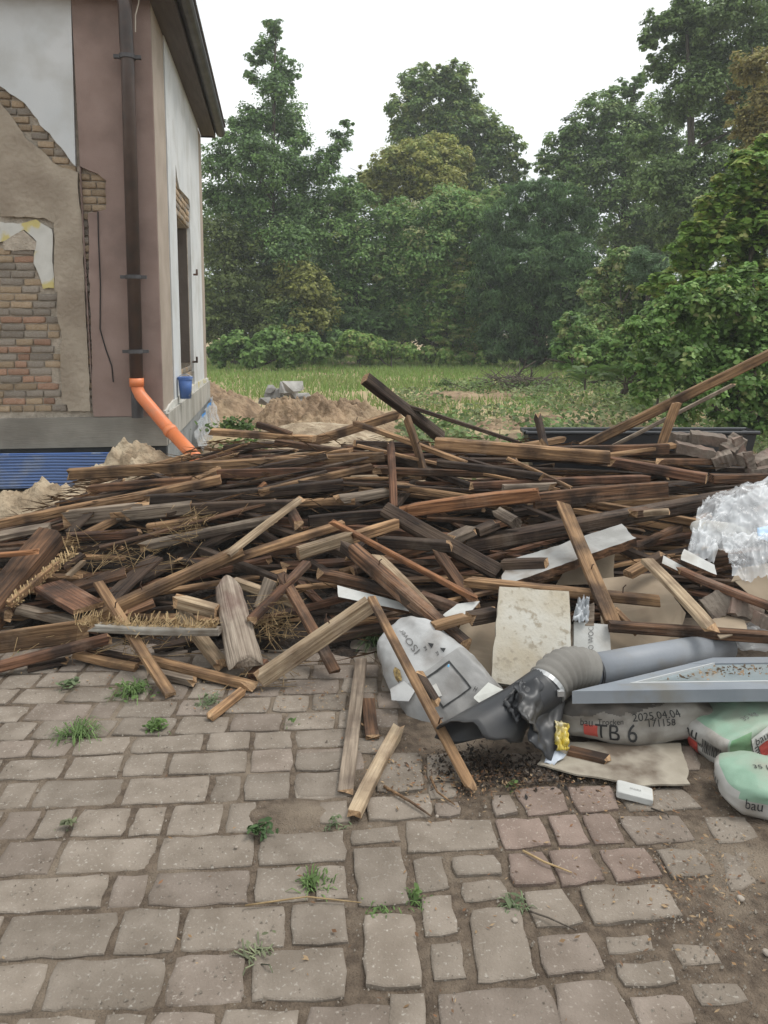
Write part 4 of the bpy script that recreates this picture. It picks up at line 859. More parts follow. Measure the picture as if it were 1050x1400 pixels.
T('black-brown broken board end left of the foam board', 640, 846, 682, 838, .06, .07, 'dark', 3.36, 3.42, cat='offcut', name='offcut', rag=(.03, .03))
# --- left front
T('big square brown beam with stencilled marks at the left edge', 70, 735, -25, 850, .15, .15, 'brown', 4.25, 3.72, cat='beam', name='beam', lift=.1, ends=True, bend=.001, roll=.12)
T('grey plank lying on top of the big stencilled beam', -25, 738, 68, 720, .035, .12, 'grey', 4.2, 4.3, lift=.12)
T('orange lath end poking over the big stencilled beam', -20, 760, 54, 754, .025, .03, 'orange', 3.95, 4.0, lift=.16, rag=(0, .05))
T('wide brown board lying flat beside the reed-covered lath', 48, 818, 172, 782, .03, .14, 'brown', 3.8, 3.95, ends=True)
T('flat reddish board tipped towards the paving at the left', 68, 800, 122, 832, .03, .17, 'red', 3.85, 3.62, lift=.03, ends=True)
T('short grey batten pair on the dark hollow at left', 90, 790, 121, 762, .025, .03, 'pale', 3.9, 4.05, lift=.05)
T('short brown batten beside the grey batten pair', 84, 776, 112, 758, .025, .06, 'brown', 3.95, 4.05, lift=.03)
T('grey weathered batten lying low near the left edge', 22, 832, 108, 852, .05, .05, 'grey', 3.72, 3.62, rag=(.03, 0))
T('short dark timber end at the left edge by the weed', -15, 834, 20, 842, .06, .06, 'brown', 3.72, 3.68, cat='offcut', name='offcut')
T('dark curved board crossing under the long nailed beam', 128, 842, 212, 762, .02, .11, 'dark', 3.68, 4.05, lift=.02, bend=.03)
T('brown wide board end lying below the long nailed beam', 165, 840, 210, 822, .03, .11, 'brown', 3.66, 3.72)
T('thin tan stick standing across the left front with its foot on the paving', 134, 797, 233, 950, .022, .05, 'tan', 3.72, 3.27, lift=.03, ends=True, bend=.002)
T('broad light tan board lying on edge at the left edge', -40, 884, 124, 861, .11, .03, 'tan', 3.45, 3.5, lift=.05, bend=.002)
o_white = T('whitewashed lath bristling with broken reed across the left front', 120, 858, 300, 864, .036, .045, 'white', 3.45, 3.42, lift=.08, cat='lath', name='lath')
T('brown plank below the broad tan board at the left edge', -40, 922, 152, 872, .045, .05, 'red', 3.42, 3.46, lift=.02)
T('dark flat offcut lying on the paving at the left front', 38, 914, 96, 902, .02, .06, 'dark', 3.5, 3.55, cat='offcut', name='offcut')
T('split tan batten lying on the paving behind the leaning stick', 96, 893, 186, 913, .035, .04, 'tan', 3.52, 3.46, rag=(.06, 0))
T('thin tan batten lying just above the split batten', 120, 888, 205, 906, .025, .04, 'brown', 3.58, 3.5)
T('long jagged tan batten lying along the front foot of the heap', 205, 902, 352, 940, .035, .045, 'tan', 3.4, 3.27, rag=(.02, .1), lift=.01)
T('short grey-tan batten under the long jagged batten', 215, 921, 268, 933, .035, .04, 'grey', 3.42, 3.36)
T('pale block end sticking out left of the half-round slab', 235, 820, 296, 836, .06, .06, 'pale', 3.55, 3.52, cat='offcut', name='offcut', ends=True, lift=.06)
T('tan batten running under the half-round slab to the front', 246, 834, 306, 914, .045, .065, 'pale', 3.55, 3.32, ends=True, lift=.02)
def half_round(label, p0, p1, w, h):
    d = (p1 - p0); L = d.length; d = d / L; side = d.cross(Vector((0, 0, 1))).normalized(); up = side.cross(d); v, f = [], []; m, n = 13, 16
    for i in range(n + 1):
        t = i / n; k = (.82 + .3 * t - .12 * t * t) * (1 - .10 * max(0, .12 - t) / .12)
        for j in range(m):
            a = math.pi * j / (m - 1); r_ = 1 + .10 * fbm((t * 4, a * 1.2, 3), 1.0, 3)
            v.append((L * (t - .5) + (.02 * math.sin(a * 3) if i in (0, n) else 0), -math.cos(a) * w / 2 * k * r_, math.sin(a) * h * r_))
    f = [(i*m+j, i*m+j+1, (i+1)*m+j+1, (i+1)*m+j) for i in range(n) for j in range(m-1)] + [(i*m+m-1, i*m, (i+1)*m, (i+1)*m+m-1) for i in range(n)] + [tuple(range(m))[::-1], tuple(n*m+j for j in range(m))]
    sl = wood('weathered_bark_slab', (.13,.10,.075), (.29,.24,.19), (.10,.055,.045)); o = recalc(mk('bark_slab', v, f, sl, None, True)); o.matrix_world = Matrix.Translation((p0 + p1) / 2) @ Matrix((d, side, up)).transposed().to_4x4(); return tag(o, label, 'slab')
_p, _q = at(310, 800, 3.72), at(336, 912, 3.30)
for u in (_p, _q): u -= (u - Vector((0, 0, EYE))).normalized() * .07
half_round('long grey weathered half-round bark slab leaning on the heap front', _p, _q, .155, .05)
T('red-brown lath leaning up right from the half-round slab', 342, 850, 420, 770, .03, .05, 'red', 3.45, 3.8, lift=.06, rag=(.03, 0))
T('short grey-brown board behind the red-brown lath', 356, 832, 371, 790, .025, .07, 'grey', 3.6, 3.75, lift=.04)
T('pale batten lying behind the half-round slab', 320, 795, 412, 828, .045, .045, 'pale', 3.72, 3.6)
T('dark brown lath sloping down right to the paving at centre front', 384, 784, 459, 918, .025, .055, 'brown', 3.7, 3.36, lift=.04)
T('thick pale tan beam propped at the front with its foot on the paving', 352, 932, 506, 826, .075, .055, 'pale', 3.16, 3.25, cat='beam', name='beam', ends=True, bend=.001)
T('slender tan plank leaning down to the paving past the insulation bag', 508, 818, 648, 1084, .02, .038, 'tan', 3.2, 2.60, bend=.001, ends=True)
T('short broken splinter piece lying on the paving before the pale tan beam', 286, 981, 336, 941, .03, .04, 'tan', 3.1, 3.28, rag=(.04, .04))
T('brown timber end behind the foot of the pale tan beam', 345, 925, 362, 905, .04, .05, 'red', 3.35, 3.45, cat='offcut', name='offcut')
T('weathered brown board lying flat on the paving left of the insulation bag', 494, 902, 472, 1084, .018, .055, 'grey', 3.62, 2.73, bend=.008, rag=(0, .04))
T('short brown board offcut lying on the paving beside the insulation bag', 503, 955, 509, 1010, .02, .055, 'brown', 3.28, 3.0, rag=(.02, .02))
T('split pale log piece lying on the paving in front of the heap', 545, 994, 482, 1116, .035, .048, 'pale', 3.03, 2.53, rag=(.08, .03), cat='split log', name='split_log', ends=True)
T('dark red stick lying on the torn insulation bag', 570, 917, 601, 968, .03, .035, 'dark', 2.93, 2.80, cat='stick', name='stick')
# --- right side
T('brown plank leaning steeply across the white panel on the right', 768, 686, 838, 852, .03, .075, 'tan', 4.2, 3.42, lift=.08, rag=(.08, 0), bend=.002)
T('long tan beam lying level behind the foam board', 632, 795, 902, 822, .05, .06, 'tan', 3.75, 3.55, cat='beam', name='beam', lift=.03, ends=True, bend=.002)
T('dark timber with a bright orange broken end above the foam board', 688, 772, 752, 770, .055, .06, 'dark', 3.95, 3.85, rag=(0, .04), ends=True, lift=.03)
T('pale tan board sloping down right over the beige cardboard', 885, 766, 980, 866, .03, .065, 'pale', 3.7, 3.15, lift=.06, ends=True)
T('red-brown thin plank running out of the right edge over the bricks', 922, 778, 1080, 840, .035, .05, 'red', 3.65, 3.3, lift=.05)
T('dark brown plank lying level across the grey pipe at the right', 832, 856, 1090, 874, .05, .05, 'brown', 3.30, 3.22, bend=.002)
T('short tan timber under the pale sloping board', 858, 786, 912, 756, .04, .06, 'tan', 3.7, 3.85, ends=True)
T('tan stub end sticking out below the dark heavy beam', 880, 702, 915, 699, .03, .06, 'pale', 4.2, 4.15, cat='offcut', name='offcut', ends=True)
T('thin tan slat behind the foot of the leaning brown plank', 838, 832, 872, 866, .025, .04, 'tan', 3.5, 3.4)
# --- the rest of the heap: alike dark battens one can hardly tell apart
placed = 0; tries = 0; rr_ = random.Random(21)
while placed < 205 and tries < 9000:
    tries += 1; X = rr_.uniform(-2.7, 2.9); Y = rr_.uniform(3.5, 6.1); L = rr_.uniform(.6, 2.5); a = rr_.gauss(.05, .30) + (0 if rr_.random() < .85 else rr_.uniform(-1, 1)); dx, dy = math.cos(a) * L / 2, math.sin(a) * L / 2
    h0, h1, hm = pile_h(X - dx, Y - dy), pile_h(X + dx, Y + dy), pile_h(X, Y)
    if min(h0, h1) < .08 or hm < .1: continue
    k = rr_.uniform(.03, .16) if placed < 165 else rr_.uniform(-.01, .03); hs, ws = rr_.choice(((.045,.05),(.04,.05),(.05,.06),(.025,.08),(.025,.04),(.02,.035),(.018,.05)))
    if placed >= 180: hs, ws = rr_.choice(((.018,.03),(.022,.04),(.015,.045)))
    tone = rr_.choice(('brown', 'dark', 'dark', 'brown', 'red', 'dark', 'tan', 'tan', 'dark', 'red'))  # mostly dark tones, deepening the shade between the planks by colour
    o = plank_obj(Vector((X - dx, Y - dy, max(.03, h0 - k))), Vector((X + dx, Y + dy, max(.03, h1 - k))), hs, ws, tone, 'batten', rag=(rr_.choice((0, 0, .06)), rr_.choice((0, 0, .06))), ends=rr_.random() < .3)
    tn = {'brown': 'brown', 'dark': 'dark', 'red': 'reddish', 'tan': 'tan', 'grey': 'grey'}[tone]
    xp, yp = proj(o.matrix_world.translation); zone = ('at the left end' if xp < 260 else 'left of the upright post' if xp < 520 else 'right of the upright post' if xp < 760 else 'towards the plastic film')
    lvl = 'near the crest' if yp < 665 else 'on the middle slope' if yp < 760 else 'low on the front slope'
    sz = ('short ' if L < 1.1 else 'long ' if L > 1.9 else '') + ('thin ' if min(hs, ws) < .024 else '')
    tag(o, f'{sz}{tn} batten jumbled {zone}, {lvl}', 'batten', f'jumbled {sz}{tn} battens {zone}, {lvl}'); placed += 1
# nails
# straw, reed and splinters
def sticks(name, label, spots, lm, rad, mt, parent=None):
    V = []
    for (p, spread, n) in spots:
        for k in range(n):
            a = unit(1)[0]; a[2] *= .45; a /= np.linalg.norm(a); L = random.uniform(*lm); q = np.array(p) + RNG.normal(size=3) * np.array(spread); s = np.cross(a, unit(1)[0]); s = s / np.linalg.norm(s) * rad; u = np.cross(a, s)
            for w1, w2 in ((s, u), (u, -s)): V.append([q - a * L / 2 + w1, q - a * L / 2 - w1, q + a * L / 2 - w1 * .6, q + a * L / 2 + w1 * .6])
    o = bulk(name, np.array(V), 4, mt, parent); return o if parent else tag(o, label, 'straw', kind='stuff')
S = lambda x, y, l=.04: tuple(hit(x, y) - (hit(x, y) - Vector((0, 0, EYE))).normalized() * l)
sticks('straw', 'loose straw and reed stalks scattered over the timber heap', [(S(368, 852), (.06, .05, .07), 75), (S(380, 840), (.05, .05, .05), 45), (S(268, 712), (.05, .04, .05), 45), (S(245, 735), (.06, .04, .04), 25), (S(165, 765), (.12, .06, .03), 55), (S(95, 745), (.06, .04, .03), 30),
   (S(200, 885), (.12, .05, .03), 30), (S(350, 925, .0), (.12, .08, .02), 25), (S(60, 880), (.2, .06, .02), 20), (S(250, 770), (.1, .05, .05), 20)], (.06, .22), .0016, STRAW)
V = []
for k in range(330):                       # reed stubs bound on the whitewashed lath and a second one
    x = random.uniform(-.42, .24) ; sgn = random.choice((-1, 1)); t = random.gauss(.3, .9); p = np.array((x + .05, -.0, .02)); d = np.array((t * .5, random.uniform(-1, .4), random.uniform(.1, 1.0) * random.choice((1, 1, -.7)))); d /= np.linalg.norm(d); L = random.uniform(.02, .075); w = np.array((.0018, 0, 0))
    V.append([p - d * .01 - w, p - d * .01 + w, p + d * L + w, p + d * L - w])
bulk('reed_stubs', np.array(V), 4, STRAW, o_white)
o_reed = T('lath wrapped in reed lying below the big stencilled beam', 12, 826, 82, 768, .04, .04, 'tan', 3.72, 3.98, lift=.07, cat='lath', name='lath')
L = .4; V = []
for k in range(170):
    x = random.uniform(-.16, .26); a = random.uniform(0, 6.3); p = np.array((x, .02 * math.cos(a), .02 * math.sin(a))); d = np.array((.6, math.cos(a + 1.3), math.sin(a + 1.3))); d /= np.linalg.norm(d); w = np.array((.003, 0, 0)); Ls = random.uniform(.03, .07)
    V.append([p - d * Ls / 2 - w, p - d * Ls / 2 + w, p + d * Ls / 2 + w, p + d * Ls / 2 - w])
bulk('reed_stubs', np.array(V), 4, STRAW, o_reed)
V = []
for k in range(900):                       # slivers and splinters
    x = random.uniform(-2.6, 2.6); y = random.uniform(3.35, 6.0); z = pile_h(x, y)
    if z < .04: continue
    p = np.array((x, y, z + random.uniform(-.03, .05))); a = random.gauss(0, .5); L = random.uniform(.03, .16); d = np.array((math.cos(a), math.sin(a), random.gauss(0, .2))) * L; w = np.array((0, -.5, .8)) * random.uniform(.003, .009)
    V.append([p - d, p + w, p + d, p - w])
tag(bulk('splinters', np.array(V), 4, W['tan']), 'small splinters and slivers strewn over the timber heap', 'splinters', kind='stuff')
# bent nails as parts of the planks that show them
NAILS = [('long tan beam with a nail', -.1), ('pale brown board standing', .0), ('long beam with a tan top', .33), ('thick pale tan beam', .1), ('long straight tan beam', -.3), ('slender tan plank', .2), ('thin tan stick', -.2), ('brown plank leaning steeply', .1), ('tan timber rising', .05), ('red-brown lath', .05), ('long tan beam lying', .3), ('dark double rafter', -.2), ('very long pale', -.1)]
for o in list(COL.objects):
    for s, x in NAILS:
        if str(o.get('label', '')).startswith(s):
            c = MB(); zz = max(v.co.z for v in o.data.vertices) - .02; c.tube([(x, 0, zz), (x, 0, zz + .045), (x + .012, 0, zz + .06)], .003, 5); c.build('nail', IRON, o)
# ------------------------------------------------------------------ rubbish in front of the timber
def text2d(s):
    cu = bpy.data.curves.new('lettering', 'FONT'); cu.body = s; cu.size = 1.0; cu.align_x = 'CENTER'; cu.align_y = 'CENTER'; cu.resolution_u = 3
    o = bpy.data.objects.new('lettering', cu); COL.objects.link(o); bpy.context.view_layer.update()
    me = o.evaluated_get(bpy.context.evaluated_depsgraph_get()).to_mesh(); bm = bmesh.new(); bm.from_mesh(me)
    bmesh.ops.triangulate(bm, faces=bm.faces)
    bmesh.ops.subdivide_edges(bm, edges=[e for e in bm.edges if e.calc_length() > .2], cuts=2); bmesh.ops.triangulate(bm, faces=bm.faces)
    v = [(q.co.x, q.co.y) for q in bm.verts]; bm.verts.index_update(); f = [tuple(q.index for q in t.verts) for t in bm.faces]
    bm.free(); bpy.data.objects.remove(o); return v, f
def rect2d(w, h, n=6): return [(w * (i / n - .5), h * (j / n - .5)) for j in range(n + 1) for i in range(n + 1)], [(j*(n+1)+i, j*(n+1)+i+1, (j+1)*(n+1)+i+1, (j+1)*(n+1)+i) for j in range(n) for i in range(n)]
INK = mat('black_print', (.03,.03,.03), bump=0, rough=.6); REDP = mat('red_print', (.48,.075,.06), (.4,.08,.06), scale=20, bump=0, rough=.6)
GREYP = mat('grey_print', (.16,.155,.15), bump=0); WHITEP = mat('white_print', (.62,.62,.58), (.5,.5,.46), scale=15, bump=0)
class Bag:
    FACES = {'z': ((0,), (1,)), }
    def __init__(s, name, label, loc, rot, h, n=4.0, wr=.012, seed=0, mats=None, pick=None, res=22, cat='bag', ws=7.0, pinch=0.0, vor=0.0, taper=0.0):
        s.h, s.n, s.wr, s.seed, s.ws, s.pinch, s.vor, s.taper = h, n, wr, seed, ws, pinch, vor, taper
        s.root = empty(name, loc); s.root.rotation_euler = rot; tag(s.root, label, cat)
        v, f, mi, idx = [], [], [], {}
        for ax in range(3):
            for sg in (-1, 1):
                for i in range(res):
                    for j in range(res):
                        q = []
                        for (a, b) in ((i, j), (i + 1, j), (i + 1, j + 1), (i, j + 1)):
                            p = [0, 0, 0]; p[ax] = sg; p[(ax+1) % 3] = -1 + 2 * a / res; p[(ax+2) % 3] = -1 + 2 * b / res; k = tuple(round(c, 4) for c in p)
                            if k not in idx: idx[k] = len(v); v.append(s.pos(p))
                            q.append(idx[k])
                        if sg < 0: q.reverse()
                        f.append(tuple(q)); c = [0, 0, 0]; c[ax] = sg; c[(ax+1) % 3] = -1 + 2 * (i + .5) / res; c[(ax+2) % 3] = -1 + 2 * (j + .5) / res; mi.append(pick(c) if pick else 0)
        s.body = mk('bag_body', v, f, mats, s.root, True, mi)
    def pos(s, p, off=0.0):
        n = s.n; k = sum(abs(c) ** n for c in p) ** (1 / n); q = [c / k for c in p]
        g = Vector([math.copysign(abs(c) ** (n - 1), c) / hh for c, hh in zip(q, s.h)]).normalized()
        x = Vector([c * hh for c, hh in zip(q, s.h)])
        if s.taper: x.y *= 1 - s.taper * (q[0] + 1) / 2; x.z *= 1 - .5 * s.taper * (q[0] + 1) / 2
        if s.pinch: x.z *= 1 - s.pinch * abs(q[0]) ** 3
        w = s.wr * (fbm((x.x + s.seed, x.y, x.z), s.ws, 4) * 1.0 - .5 * abs(fbm((x.x, x.y + s.seed, x.z), s.ws * 2.2, 3)))
        if s.vor:                            # sharp creases between flat facets
            y = Vector((x.x * .8 + x.z * .5 + s.seed, x.y, x.z * 1.6 - x.x * .4)) * s.ws
            w = w * .3 + s.vor * (noise.voronoi(y)[0][0] - .45) + s.vor * .4 * (noise.voronoi(y * 2.3)[0][0] - .45)
        return x + g * (w + off)
    def stick(s, name, vf, face, u, v, size, m, ang=0.0, off=.003):
        vs, fs = vf; ca, sa = math.cos(ang), math.sin(ang); out = []
        for (x, y) in vs:
            X, Y = (x * ca - y * sa) * size, (x * sa + y * ca) * size
            if face == 'top': p = (u + X / s.h[0], v + Y / s.h[1], 1)
            elif face == 'front': p = (u + X / s.h[0], -1, v + Y / s.h[2])
            elif face == 'left': p = (-1, u - X / s.h[1], v + Y / s.h[2])
            out.append(s.pos(p, off))
        return mk(name, out, fs, m, s.root)
    def text(s, t, *a, **k): return s.stick('lettering', text2d(t), *a, **k)
PAPER = lambda n, a, b, dirt, t=(.5, .7): mat(n, a, b, scale=4, detail=8, bump=.25, bscale=14, bdist=.02, c3=dirt, s3=5, t3=t, rough=.55, spec=.4)
DIRTY = PAPER('dirty_pale_sack', (.19,.172,.145), (.33,.31,.28), (.085,.067,.052), (.44, .62)); SACKD = PAPER('dark_soiled_sack', (.05,.045,.04), (.11,.095,.08), (.16,.13,.105))
GREEN = PAPER('green_sack', (.185,.295,.215), (.25,.37,.28), (.26,.27,.215), (.46, .66)); SACKW = PAPER('white_sack', (.33,.32,.30), (.46,.45,.42), (.19,.165,.135), (.44, .62)); GREEND = PAPER('dark_green_sack', (.10,.225,.11), (.13,.27,.135), (.16,.2,.12))
# soiled sack reading TB 6
b = Bag('mortar_sack', 'soiled grey mortar sack reading TB 6 lying under the grey frame', (.955, 2.83, .092), (R(-5), R(1), R(2)), (.325, .165, .09), 3.4, .022, 3, [DIRTY, SACKD], lambda c: 1 if (c[0] < -.30 + .3 * c[2] + .35 * fbm((c[0] * 2, c[1], c[2] * 2), 1.5) and c[2] > .42 + .3 * fbm((c[0] * 3, c[2], 4), 1.5)) or c[2] < -.95 else 0, res=56, cat='sack', ws=6, pinch=.25, vor=.02)
b.text('TB 6', 'front', -.36, -.28, .085, INK); b.text('Trocken', 'front', -.42, .18, .03, INK); b.text('bau', 'front', -.74, .10, .048, INK); b.stick('logo_patch', rect2d(1, .8), 'front', -.68, -.28, .065, REDP)
b.text('2025.04.04', 'front', .12, .42, .042, INK, ang=.10); b.text('171158', 'front', .17, .12, .036, INK, ang=.06)
# green sacks
b = Bag('mortar_sack', 'pale green mortar sack with a white printed end showing a barcode', (1.405, 2.735, .098), (R(3), R(-9), R(22)), (.28, .118, .072), 6, .012, 9, [GREEN, SACKW, GREEND], lambda c: 1 if c[0] < -.98 and abs(c[1]) < .93 else (2 if (c[1] < -.98 and c[0] < -.62) else 0), 30, cat='sack', vor=.022, ws=8)
b.text('bau', 'left', .48, .42, .062, INK); b.stick('logo_patch', rect2d(1, 1.0), 'left', .36, -.36, .058, REDP); b.text('mit', 'left', .72, -.30, .045, INK, ang=-1.57)
vs, fs = [], []
for k in range(12):
    w = random.choice((.03, .05, .025)); v0, f0 = rect2d(w, .62, 3); n0 = len(vs); vs += [(x - .45 + k * .08, y) for x, y in v0]; fs += [tuple(i + n0 for i in f) for f in f0]
b.stick('barcode', (vs, fs), 'left', -.42, .1, .085, INK); b.text('40', 'left', .02, .0, .022, INK)
b.stick('logo_panel', rect2d(1, 1.25), 'front', -.42, .1, .085, WHITEP, ang=.2); b.text('bau', 'front', -.43, .5, .042, INK, ang=.2, off=.006); b.stick('logo_patch', rect2d(1, 1), 'front', -.38, -.10, .05, REDP, ang=.2, off=.006); b.text('mit', 'front', -.50, -.1, .04, INK, ang=-1.37, off=.006)
b.text('Trocken', 'front', -.02, .6, .04, GREYP, ang=.05); b.text('TB', 'front', .0, .0, .09, WHITEP, ang=.1)
b.text('bau', 'top', .0, .3, .06, WHITEP); b.text('35 kg', 'top', -.35, -.4, .03, GREYP)
b = Bag('mortar_sack', 'pale green mortar sack lying lowest at the right edge on the paving', (1.36, 2.33, .066), (R(3), R(2), R(-14)), (.26, .125, .056), 4.0, .012, 14, [GREEN, SACKW], lambda c: 1 if (c[2] < .15 or c[0] < -.97 and c[2] < .6) else 0, 30, cat='sack', vor=.022, ws=7)
b.text('bau', 'left', .1, -.05, .055, INK); b.text('bau', 'front', -.72, -.05, .05, INK); b.text('35 kg', 'top', -.5, .0, .035, INK); b.text('TB', 'front', -.2, -.2, .022, GREYP)
b = Bag('mortar_sack', 'beige sack just showing between the grey frame and the green sacks', (1.22, 3.0, .085), (0, R(-4), R(8)), (.2, .12, .07), 3, .015, 19, [DIRTY], None, 14, cat='sack')
# insulation bag
ISO = PAPER('grey_white_film_bag', (.29,.29,.285), (.40,.40,.395), (.19,.17,.15), (.46, .66)); ISOD = PAPER('grey_film_band', (.20,.195,.188), (.29,.285,.275), (.14,.125,.11))
e = Vector((.42, -.30, -.86)).normalized()                # the bag's long axis runs down to the right
p0 = at(566, 868, 3.28); p1 = at(655, 985, 2.9); xa = (p0 - p1).normalized(); nrm = Vector((-.15, -.75, .65)); nrm = (nrm - xa * nrm.dot(xa)).normalized(); ya = nrm.cross(xa)
rotm = Matrix((xa, ya, nrm)).transposed().to_euler(); ctr = (p0 + p1) / 2 + Vector((-.055, .06, -.035))
b = Bag('insulation_bag', 'torn grey-white insulation bag reading isover beside the black pipe', ctr, rotm, ((p0 - p1).length / 2 + .05, .235, .13), 3.8, .03, 23, [ISO, ISOD], lambda c: 1 if c[0] < -.12 else 0, 48, ws=5, vor=.04, taper=.5)
b.text('ISOver', 'top', .50, -.05, .062, GREYP, ang=0.0)
for u, v in ((.18, -.42), (-.0, -.56)): b.stick('arrow_mark', ([(-.5, -.4), (.5, -.4), (0, .5)], [(0, 1, 2)]), 'top', u, v, .03, INK, ang=-1.2); b.text('kg', 'top', u - .0, v + .17, .022, INK, ang=0)
fr = [(-.5,-.5),(.5,-.5),(.5,.5),(-.5,.5),(-.46,-.46),(.46,-.46),(.46,.46),(-.46,.46)]
def frame2d(n=10, w=.055):
    vs, fs = [], []
    pts = [(-.5 + k / n, -.5) for k in range(n)] + [(.5, -.5 + k / n) for k in range(n)] + [(.5 - k / n, .5) for k in range(n)] + [(-.5, .5 - k / n) for k in range(n)]
    m = len(pts); vs = pts + [(x * (1 - 2 * w), y * (1 - 2 * w)) for x, y in pts]; return vs, [(i, (i+1) % m, m + (i+1) % m, m + i) for i in range(m)]
b.stick('printed_frame', frame2d(), 'top', -.5, -.12, .17, INK, ang=0); b.text('H', 'top', -.86, -.55, .035, INK, ang=.4)
hole = MB(); n = 13; ring = [(.5 * math.cos(2*math.pi*k/n) * random.uniform(.7, 1.2), .33 * math.sin(2*math.pi*k/n) * random.uniform(.7, 1.2)) for k in range(n)]
b.stick('tear', (ring, [tuple(range(n))]), 'top', .12, .72, .085, mat('yellow_wool_inside', (.10,.07,.035), (.42,.30,.12), scale=60, bump=1), off=.004)
fl_ = [(x * .16 - .0, y) for x, y in ((-.5, 0), (.5, .0))]
def flap(parent, pts, m, name='torn_flap'):
    v = [Vector(p) for p in pts]; n = len(v); c = sum(v, Vector()) / n
    return mk(name, v + [c + Vector((0, 0, .012))], [(i, (i+1) % n, n) for i in range(n)], m, parent, True)
q = lambda u, v, o=0.0: b.pos((u, v, 1), o)
flap(b.root, [q(-.05, .62, .004), q(-.3, .5, .004), q(-.42, .72, .03), q(-.30, 1.0, .07), q(-.1, .95, .06)], ISO); flap(b.root, [q(-.38, .05, .004), q(-.6, .1, .004), q(-.62, .3, .045), q(-.45, .3, .04)], SACKW)
# blue and white wrapping beside it
BW = mat('blue_white_print', (.08,.34,.58), (.68,.72,.74), scale=5.5, detail=3, bump=.4, bscale=15, bdist=.02, lo=.46, hi=.54, rough=.35, spec=.5, stretch=(1, 2.2, 1))
c0 = at(650, 935, 3.02); b2_ = Bag('wrapping_film', 'crumpled blue and white printed wrapping behind the insulation bag', c0 + Vector((-.0, .06, -.03)), (R(30), R(38), R(0)), (.15, .08, .04), 2.6, .035, 31, [BW], None, 20, cat='wrapping', ws=9)
p = [at(668, 935, 2.93), at(688, 945, 2.9), at(672, 975, 2.84), at(648, 955, 2.88)]
mk('paper_scrap', p + [v + Vector((.0, .006, .004)) for v in p], [(0,1,2,3),(7,6,5,4),(0,4,5,1),(1,5,6,2),(2,6,7,3),(3,7,4,0)], WHITEP); tag(COL.objects[-1], 'white paper scrap tucked between wrapping and black pipe', 'paper')
# ------------------------------------------------------------------ grey pipe, coupling, black broken pipe
PG = mat('grey_pipe_plastic', (.19,.205,.23), (.24,.255,.275), scale=3, rough=.5, spec=.4, bump=.08, c3=(.20,.19,.175), s3=5, t3=(.48,.7)); RUBB = mat('grey_rubber', (.155,.145,.13), (.215,.205,.185), scale=5, rough=.7, bump=.15); BLK = mat('black_plastic', (.020,.021,.024), (.038,.039,.043), scale=3, rough=.42, spec=.5, bump=.12, bscale=8, c3=(.05,.047,.043), s3=3.5)
g0, g1 = at(806, 918, 2.86), at(990, 884, 3.34); k0, k1, k2 = at(742, 930, 2.83), at(775, 915, 2.88), g0
pr = tag(empty('waste_pipe', g0), 'light grey plastic pipe with ribbed coupling resting on the grey frame', 'pipe'); lo_ = lambda ps: [p - g0 for p in ps]
c = MB(); c.tube(lo_([g0 - (g1 - g0).normalized() * .03, g0.lerp(g1, .5), g1]), .066, 24); c.build('pipe', PG, pr, True)
def curve3(a, b, c_, n=24): return [(a * (1 - t) ** 2 + b * 2 * t * (1 - t) + c_ * t * t) for t in np.linspace(0, 1, n)]
pts = curve3(at(748, 938, 2.74), at(772, 905, 2.82), g0); rd = [.076 + (.006 if i % 3 == 1 else 0) + .004 * math.sin(i / 23 * math.pi) for i in range(24)]; rd[0] = .073; rd[-1] = .070
c = MB(); c.tube(lo_(pts), rd, 26); c.build('ribbed_coupling', RUBB, pr, True)
dd = (pts[1] - pts[0]).normalized(); c = MB(); c.tube(lo_([pts[0] - dd * .012, pts[0] + dd * .012]), .078, 26); c.box(Vector(pts[0] - g0) + Vector((.02, -.085, -.0)), Vector(pts[0] - g0) + Vector((.045, -.065, .02))); c.build('hose_clamp', METAL, pr)
d2 = (g1 - g0).normalized(); c = MB(); c.tube(lo_([g0 - d2 * .0, g0 + d2 * .012]), .0715, 24); c.build('seal_ring', BLK, pr)
q0, q1 = pts[0], at(650, 1008, 2.58)
bp = tag(empty('broken_pipe', q1), 'black broken pipe with a flared torn mouth leading from the ribbed coupling', 'pipe')
v, f = [], []; n, m = 30, 16; ax_ = (q1 - q0).normalized(); s1 = ax_.cross(Vector((0, 0, 1))).normalized(); s2 = s1.cross(ax_)
for i in range(m + 1):
    t = i / m
    for k in range(n):
        a = 2 * math.pi * k / n; r_ = .072 + .018 * max(0, t - .45) / .55 * (1 + .5 * math.sin(a * 2)); up_ = math.sin(a); L = 1.0
        ext = (.10 * max(0, math.sin(a + 1.2)) - .14 * max(0, -math.sin(a + .4)) + .03 * N3((k * .7, 0, 0))) * max(0, t - .5) * 2
        v.append(q0.lerp(q1, t) + ax_ * ext + (s1 * math.cos(a) + s2 * math.sin(a)) * r_ - q1)
f = [(i*n+k, i*n+(k+1) % n, (i+1)*n+(k+1) % n, (i+1)*n+k) for i in range(m) for k in range(n)]
o = mk('pipe', v, f, BLK, bp, True); md = o.modifiers.new('wall', 'SOLIDIFY'); md.thickness = .005
